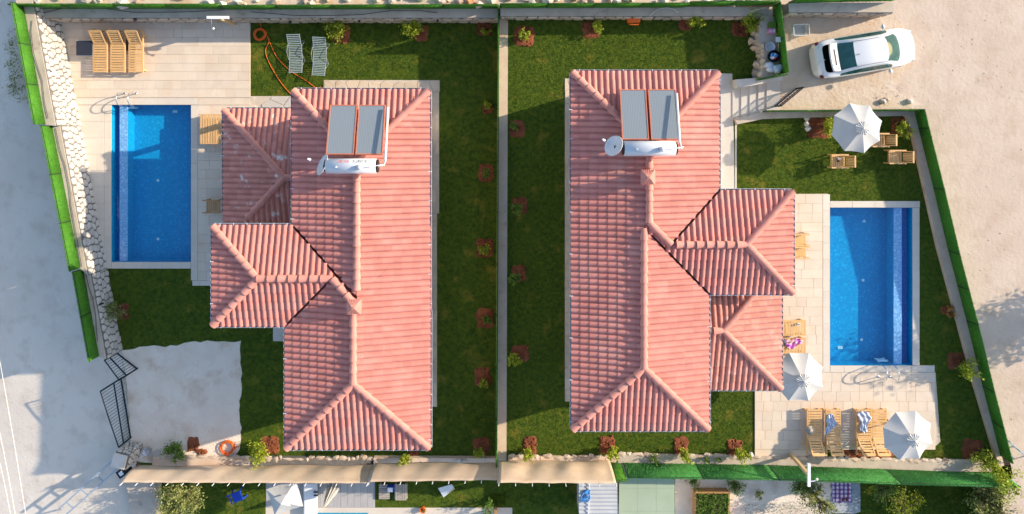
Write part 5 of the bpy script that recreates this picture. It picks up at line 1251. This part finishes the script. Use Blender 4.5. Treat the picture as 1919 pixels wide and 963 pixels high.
# ------------------------------------------------------------------ the neighbour's garden along the bottom
sheet('neighbour_deck', R4(498,860,703,951,LN), [], LN+.006, 'greydeck'); ndk = bpy.data.objects['neighbour_deck']
for i in range(16): MB().prism(R4(499+i*12.7,862,499+i*12.7+12.3,949,LN)[::1], LN, LN+.03).build('plank','greydeck',ndk)
sheet('neighbour_terrace', R4(498,951,960,990,LN), [], LN+.012, 'coping')
sheet('neighbour_water', R4(578,960.5,690,990,LN), [], LN+.018, 'mosaic')
sheet('neighbour_lawn', R4(703.5,860,1083,948,LN), [], LN+.008, 'grassbase'); sheet('neighbour_lawn', R4(290,860,497.5,990,LN), [], LN+.008, 'grassbase')
grass('grass',[R4(290,895,497.5,975,LN),R4(703.5,895,1083,947,LN)],[],LN+.008,500,'shaded grass of the garden below the tan screen')
sheet('neighbour_gravel', PX([(1265,880),(1580,885),(1540,990),(1265,990)],LN), [], LN+.006, 'gravel')
grass('grass',[PX([(1395,945),(1900,915),(1900,990),(1395,990)],LN),PX([(1560,900),(1870,905),(1870,940),(1560,930)],LN)],[],LN,420,'uneven grass of the garden below the green screen',.08)
sp = sheet('grey_slab', rough_poly(PX([(1578,895),(1611,895),(1612,958),(1600,962),(1545,962),(1548,940),(1576,930)],LN),.4,.02,4), [], LN+.02, 'slabgrey')
blk = MB(); vs=[]; 
for i in range(15):
    for j in range(17): vs.append(((i/14-.5)*.92+.04*math.sin(j*.9),(j/16-.5)*1.0+.03*math.sin(i*.8),.02+.02*math.sin(i*1.3+j*.7)))
blk.add(vs,[(i*17+j,(i+1)*17+j,(i+1)*17+j+1,i*17+j+1) for i in range(14) for j in range(16)])
tag(blk.build('blanket','plaid',None,True,G(1577,921,LN+.03)),'plaid blanket spread on the grey slab','blanket')
sh = empty('sandals', G(1583,936,LN+.06), 0, 'pair of dark red sandals on the plaid blanket', 'shoes')
for s in (-1,1): MB().blob((s*.09,0,.03),(.06,.11,.04),0,.05,2).build('sandal','lamp_red',sh,True)
# wall piece, wooden posts by the left edge
wq = MB().prism([xy(G(236,905,LN+.6)),xy(G(250,1000,LN+.6)),xy(G(292,1000,LN+.6)),xy(G(290,900,LN+.6))], LN, LN+.6).build('garden_wall','conc'); tag(wq,'stone wall end beside the neighbour tree at bottom left','wall')
stone_face(wq, xy(G(290,1000,LN+.6)), xy(G(290,900,LN+.6)), LN, LN+.6,(1,0),.3,.25,91)
# parasols, lounger, chair
np_ = empty('parasol', (lambda q: Vector((q.x,q.y,LN)))(G(533,934,LN+1.95)), .3, 'shaded white square parasol on the deck below the tan screen', 'parasol'); zr = 1.9
cv = MB(); cn = [(-.66,-.6),(.66,-.6),(.68,.6),(-.68,.6)]; vs = []
for k in range(4):
    a = cn[k]; b = cn[(k+1)%4]; vs = [(0,0,zr+.38)]
    for t in range(6): vs.append((a[0]+(b[0]-a[0])*t/5,a[1]+(b[1]-a[1])*t/5,zr-.06*math.sin(math.pi*t/5)))
    MB().add(vs,[(0,t+1,t+2) for t in range(5)]).build('canopy_panel','canvas',np_)
MB().add([(0,0,zr+.52),(-.3,-.28,zr+.34),(.3,-.28,zr+.34),(.3,.28,zr+.34),(-.3,.28,zr+.34)],[(0,1,2),(0,2,3),(0,3,4),(0,4,1)]).build('vent_cap','canvas',np_); MB().tube([(0,0,0),(0,0,zr+.4)],.03,8).build('pole','woodpale',np_); MB().lathe([(.3,0),(.3,.06),(.05,.1)],16).build('base','conc',np_)
nl = empty('day_bed', G(585,928,LN), 0, 'white cushioned lounger below the tan screen', 'lounger'); bevel(MB().box((0,0,.28),(.62,1.5,.16)).build('cushion','white',nl),.06,3); MB().box((0,0,.17),(.6,1.45,.05)).build('frame','white',nl)
for sx in (-1,1):
    for sy in (-1,1): MB().box((sx*.26,sy*.65,.08),(.05,.05,.15)).build('leg','white',nl)
gl = empty('goggles', G(592,925,LN+.36), 0, 'dark blue swim goggles on the white lounger', 'goggles'); MB().box((0,.09,.03),(.2,.05,.05)).build('strap','navy',gl); MB().blob((-.03,-.06,.04),(.07,.05,.04),0,.05).build('lens','navy',gl,True); MB().blob((.07,-.06,.04),(.05,.05,.04),0,.05).build('lens','navy',gl,True)
fp = empty('closed_parasol', G(629,906,LN), 0, 'folded cream parasol beside the white lounger', 'parasol'); cvx = MB(); vs = []; k2 = 20
for i,(r,z) in enumerate(((.05,1.9),(.12,1.6),(.20,1.0),(.30,.35))):
    for k in range(k2): a = 2*math.pi*k/k2; q = r*(1 if k % 2 else .6); vs.append((math.cos(a)*q,math.sin(a)*q,z))
cvx.add(vs,[(i*k2+k,i*k2+(k+1)%k2,(i+1)*k2+(k+1)%k2,(i+1)*k2+k) for i in range(3) for k in range(k2)]+[tuple(range(k2))]); cvx.build('canopy','canvas',fp); MB().tube([(0,0,0),(0,0,2.0)],.025,8).build('pole','woodpale',fp)
bc = empty('plastic_chair', G(451,922,LN), .4, 'blue plastic chair on the shaded neighbour lawn', 'chair'); bevel(MB().box((0,0,.40),(.46,.46,.04)).build('seat','blueplastic',bc),.015); MB().bar((-.05,.22,.42),(-.05,.36,.85),.42,.03).build('backrest','blueplastic',bc)
for sx in (-1,1):
    MB().bar((sx*.24,-.18,.6),(sx*.24,.28,.6),.05,.03).build('armrest','blueplastic',bc)
    for sy in (-1,1): MB().bar((sx*.2,sy*.2,.4),(sx*.24,sy*.24,0),.05,.05).build('leg','blueplastic',bc)
pt = empty('pallet_seat', G(742,918,LN), 0, 'grey weathered pallet seat with blue box on the shaded lawn', 'pallet')
for i in range(7): MB().box((-.52+i*.0,-.3+i*.1,.16),(.5,.08,.03)).build('plank','greywood',pt)
for i in range(6): MB().box((.05+i*.085,0,.20),(.07,.75,.03)).build('plank','greywood',pt)
for x in (-.7,0,.5): MB().box((x,0,.08),(.09,.7,.14)).build('runner','greywood',pt)
bbx = empty('cool_box', G(733,912,LN+.2), 0, 'blue and white cool box on the pallet seat', 'box'); bevel(MB().box((0,0,.13),(.3,.26,.26)).build('body','blueplastic',bbx),.02); bevel(MB().box((0,0,.28),(.24,.2,.04)).build('lid','white',bbx),.02)
tn = empty('folded_awning', G(835,914,LN), .2, 'grey folded cloth lounger beneath the tan screen', 'lounger'); MB().add([(-.25,.3,.5),(.4,.3,.4),(.45,.0,.25),(-.15,-.35,.15),(.0,.1,.05)],[(0,1,2,3),(0,3,4),(1,2,4),(2,3,4)]).build('cloth','tank',tn); MB().bar((.0,-.25,.15),(.45,.02,.28),.04,.04).build('frame','woodpale',tn)
pot = empty('flower_pot', G(793,952,LN), 0, 'orange flower pot with dry twigs on the neighbour terrace', 'pot'); MB().lathe([(.10,0),(.14,.22),(.12,.22),(.09,.03)],14).build('pot','orange',pot); leaf_cloud(np.random.default_rng(3).normal(0,.07,(60,3))+np.array([.06,.03,.3]),.03,'leafo','foliage',pot)
shrub(916,938,LN,.45,1.0,380,'leafg','green hedge plant on the neighbour terrace below the divider',group='neighbour plants'); grass('grass',[R4(915,925,948,948,LN)],[],LN+.02,1800,'bright small grass square below the tan screen',.07)
bn2 = empty('wooden_post', G(929,955,LN), 0, 'orange wooden post at the neighbour terrace edge', 'post'); MB().box((0,0,.4),(.12,.3,.8)).build('post','wood',bn2); MB().box((0,0,.82),(.16,.34,.04)).build('post_cap','wood',bn2)
# corrugated and green roofs
cr = empty('metal_shed', G(1120,950,LN), 0, 'grey corrugated shed roof with blue rope on top', 'shed'); a = G(1085,990,.35)-cr.location; b = G(1157,880,.35)-cr.location; co = MB(); n = 44; vs=[]
for i in range(n+1):
    x = a.x+(b.x-a.x)*i/n; z = a.z+.02*math.cos(i*math.pi/2)
    vs += [(x,a.y,z),(x,b.y,z)]
# ribs run sideways: build along y instead
co = MB(); vs = []; n = 60
for i in range(n+1):
    y = a.y+(b.y-a.y)*i/n; z = a.z+.025*math.cos(i*math.pi/2); vs += [(a.x,y,z),(b.x,y,z)]
co.add(vs,[(2*i,2*i+1,2*i+3,2*i+2) for i in range(n)]); o = co.build('roof','corr',cr); sm = o.modifiers.new('s','SOLIDIFY'); sm.thickness = .012
MB().box(((a.x+b.x)/2,(a.y+b.y)/2,a.z/2-.03),(b.x-a.x-.2,b.y-a.y-.2,a.z-.1)).build('wall','corr',cr); MB().bar((a.x+.95*(b.x-a.x)*.25,a.y,a.z+.06),(a.x+(b.x-a.x)*.28,b.y,a.z+.06),.03,.03).build('ridge_strip','white',cr)
rp = empty('rope_bundle', G(1097,928,.40), 0, 'bundle of blue rope on the corrugated shed', 'rope')
for k in range(4):
    pts = [(.2*math.cos(t*.7+k)*(1+.1*math.sin(3*t)),.2*math.sin(t*.7+k*1.3)+.05*k-.08,.03+.02*math.sin(t+k)) for t in range(14)]; MB().tube(pts,.022,5).build('coil','rope',rp,True)
gr_ = empty('green_roof_shed', G(1212,950,LN), 0, 'flat pale green roof below the turf screen', 'shed'); a = G(1160,1000,.0)-gr_.location; b = G(1264,872,.0)-gr_.location
for i in range(3):
    for j in range(3):
        x0 = a.x+(b.x-a.x)*i/3; y0 = a.y+(b.y-a.y)*j/3; bevel(MB().box((x0+(b.x-a.x)/6,y0+(b.y-a.y)/6,a.z),((b.x-a.x)/3-.005,(b.y-a.y)/3-.005,.05)).build('roof_panel','greenroof',gr_),.004,1)
MB().box(((a.x+b.x)/2,(a.y+b.y)/2,a.z/2-.05),(b.x-a.x-.3,b.y-a.y-.3,a.z-.06)).build('wall','wallw',gr_)
# raised planter
pn = empty('raised_planter', G(1332,945,LN), 0, 'wooden raised vegetable bed on the gravel', 'planter'); a = G(1299,990,LN)-pn.location; b = G(1361,915,LN)-pn.location
for (x0,y0,x1,y1) in ((a.x,a.y,b.x,a.y),(b.x,a.y,b.x,b.y),(b.x,b.y,a.x,b.y),(a.x,b.y,a.x,a.y)): MB().bar((x0,y0,.2),(x1,y1,.2),.07,.4).build('board','wood2',pn)
MB().prism([(a.x,a.y),(b.x,a.y),(b.x,b.y),(a.x,b.y)],.05,.30).build('soil','darksoil',pn); rg = np.random.default_rng(5); leaf_cloud(np.column_stack([rg.uniform(a.x,b.x,2200),rg.uniform(a.y,b.y,2200),rg.uniform(.3,.65,2200)]),.05,'leafg','foliage',pn)
for a in [(1420,922,LN,.25,.4,140,'leafo','small pinkish olive plant on the neighbour gravel'),(1375,905,LN,.5,.5,420,'leafg','dark low shrub at the screen foot on gravel'),(1300,900,LN,.4,.5,260,'leafg','dark shrub in shade next to the green roof')]:
    shrub(*a, group='neighbour plants')
def tree(px, py, z, r, h, n, m, label, size, sprays=46):
    c = G(px,py,z+h*.75); root = empty('garden_tree',(c.x,c.y,z),0,label,'tree','neighbour trees'); rg = np.random.default_rng(int(px)); st = MB(); P = []
    st.tube([(0,0,0),(.03,.02,h*.3),(0,0,h*.55)],[.09,.07,.05],8)
    for s in range(sprays):
        a = rg.uniform(0,6.28); u = rg.uniform(0,1)**.5; zz = rg.uniform(.45,1.0); e = r*u*math.sin(math.pi*min(1,.25+.72*(zz-.35)))
        tip = np.array([math.cos(a)*e,math.sin(a)*e,h*zz]); base = np.array([0,0,h*rg.uniform(.3,.55)]); st.tube([base,(base+tip)/2+np.array([0,0,.08]),tip],[.03,.018,.006],5)
        k = n//sprays; t = rg.beta(4,1.2,k)[:,None]; P.append(base*(1-t)+tip*t+rg.normal(0,1,(k,3))*np.array([r*.12,r*.12,h*.06]))
    st.build('trunk','bark',root); leaf_cloud(np.vstack(P),size,m,'crown',root); return root
tree(332,945,LN,1.05,2.4,3200,'leafo','olive tree with pale leaves at the bottom left',.06)
tree(1540,945,LN,.75,1.9,1100,'leafo','thin pale tree beside the plaid blanket',.055,26)
tree(1866,940,LN,1.1,2.4,2600,'leafo','olive tree behind the right end of the turf screen',.055)
tree(1700,950,LN,.95,1.0,1300,'leafy','low lime green bush on the neighbour grass',.05)
tree(1510,915,LN,.7,1.2,1100,'leafg','dark bush in the shade of the turf screen left of blanket',.05)
tree(1660,920,LN,.7,1.0,1000,'leafg','dark bush in the shade right of the grey slab',.05)
rl = empty('handrail', G(1895,850,LR), 0, 'thin grey handrail on the road at lower right', 'handrail'); q = [G(1893,828,LR+.5)-rl.location, G(1935,865,LR+.5)-rl.location]
MB().tube(q,.025,6).build('rail','alu',rl); MB().tube([q[0]+Vector((0,0,-.3)),q[1]+Vector((0,0,-.3))],.02,6).build('rail','alu',rl)
for t in (0,.5,1): p = q[0].lerp(q[1],t); MB().tube([p,(p.x,p.y,0)],.025,6).build('post','alu',rl)
# a tree standing off the right edge, whose shadow falls on the road
tree(2275,590,LR,1.7,4.6,4200,'leafo','tree beyond the right edge shading the sandy road',.10,60)
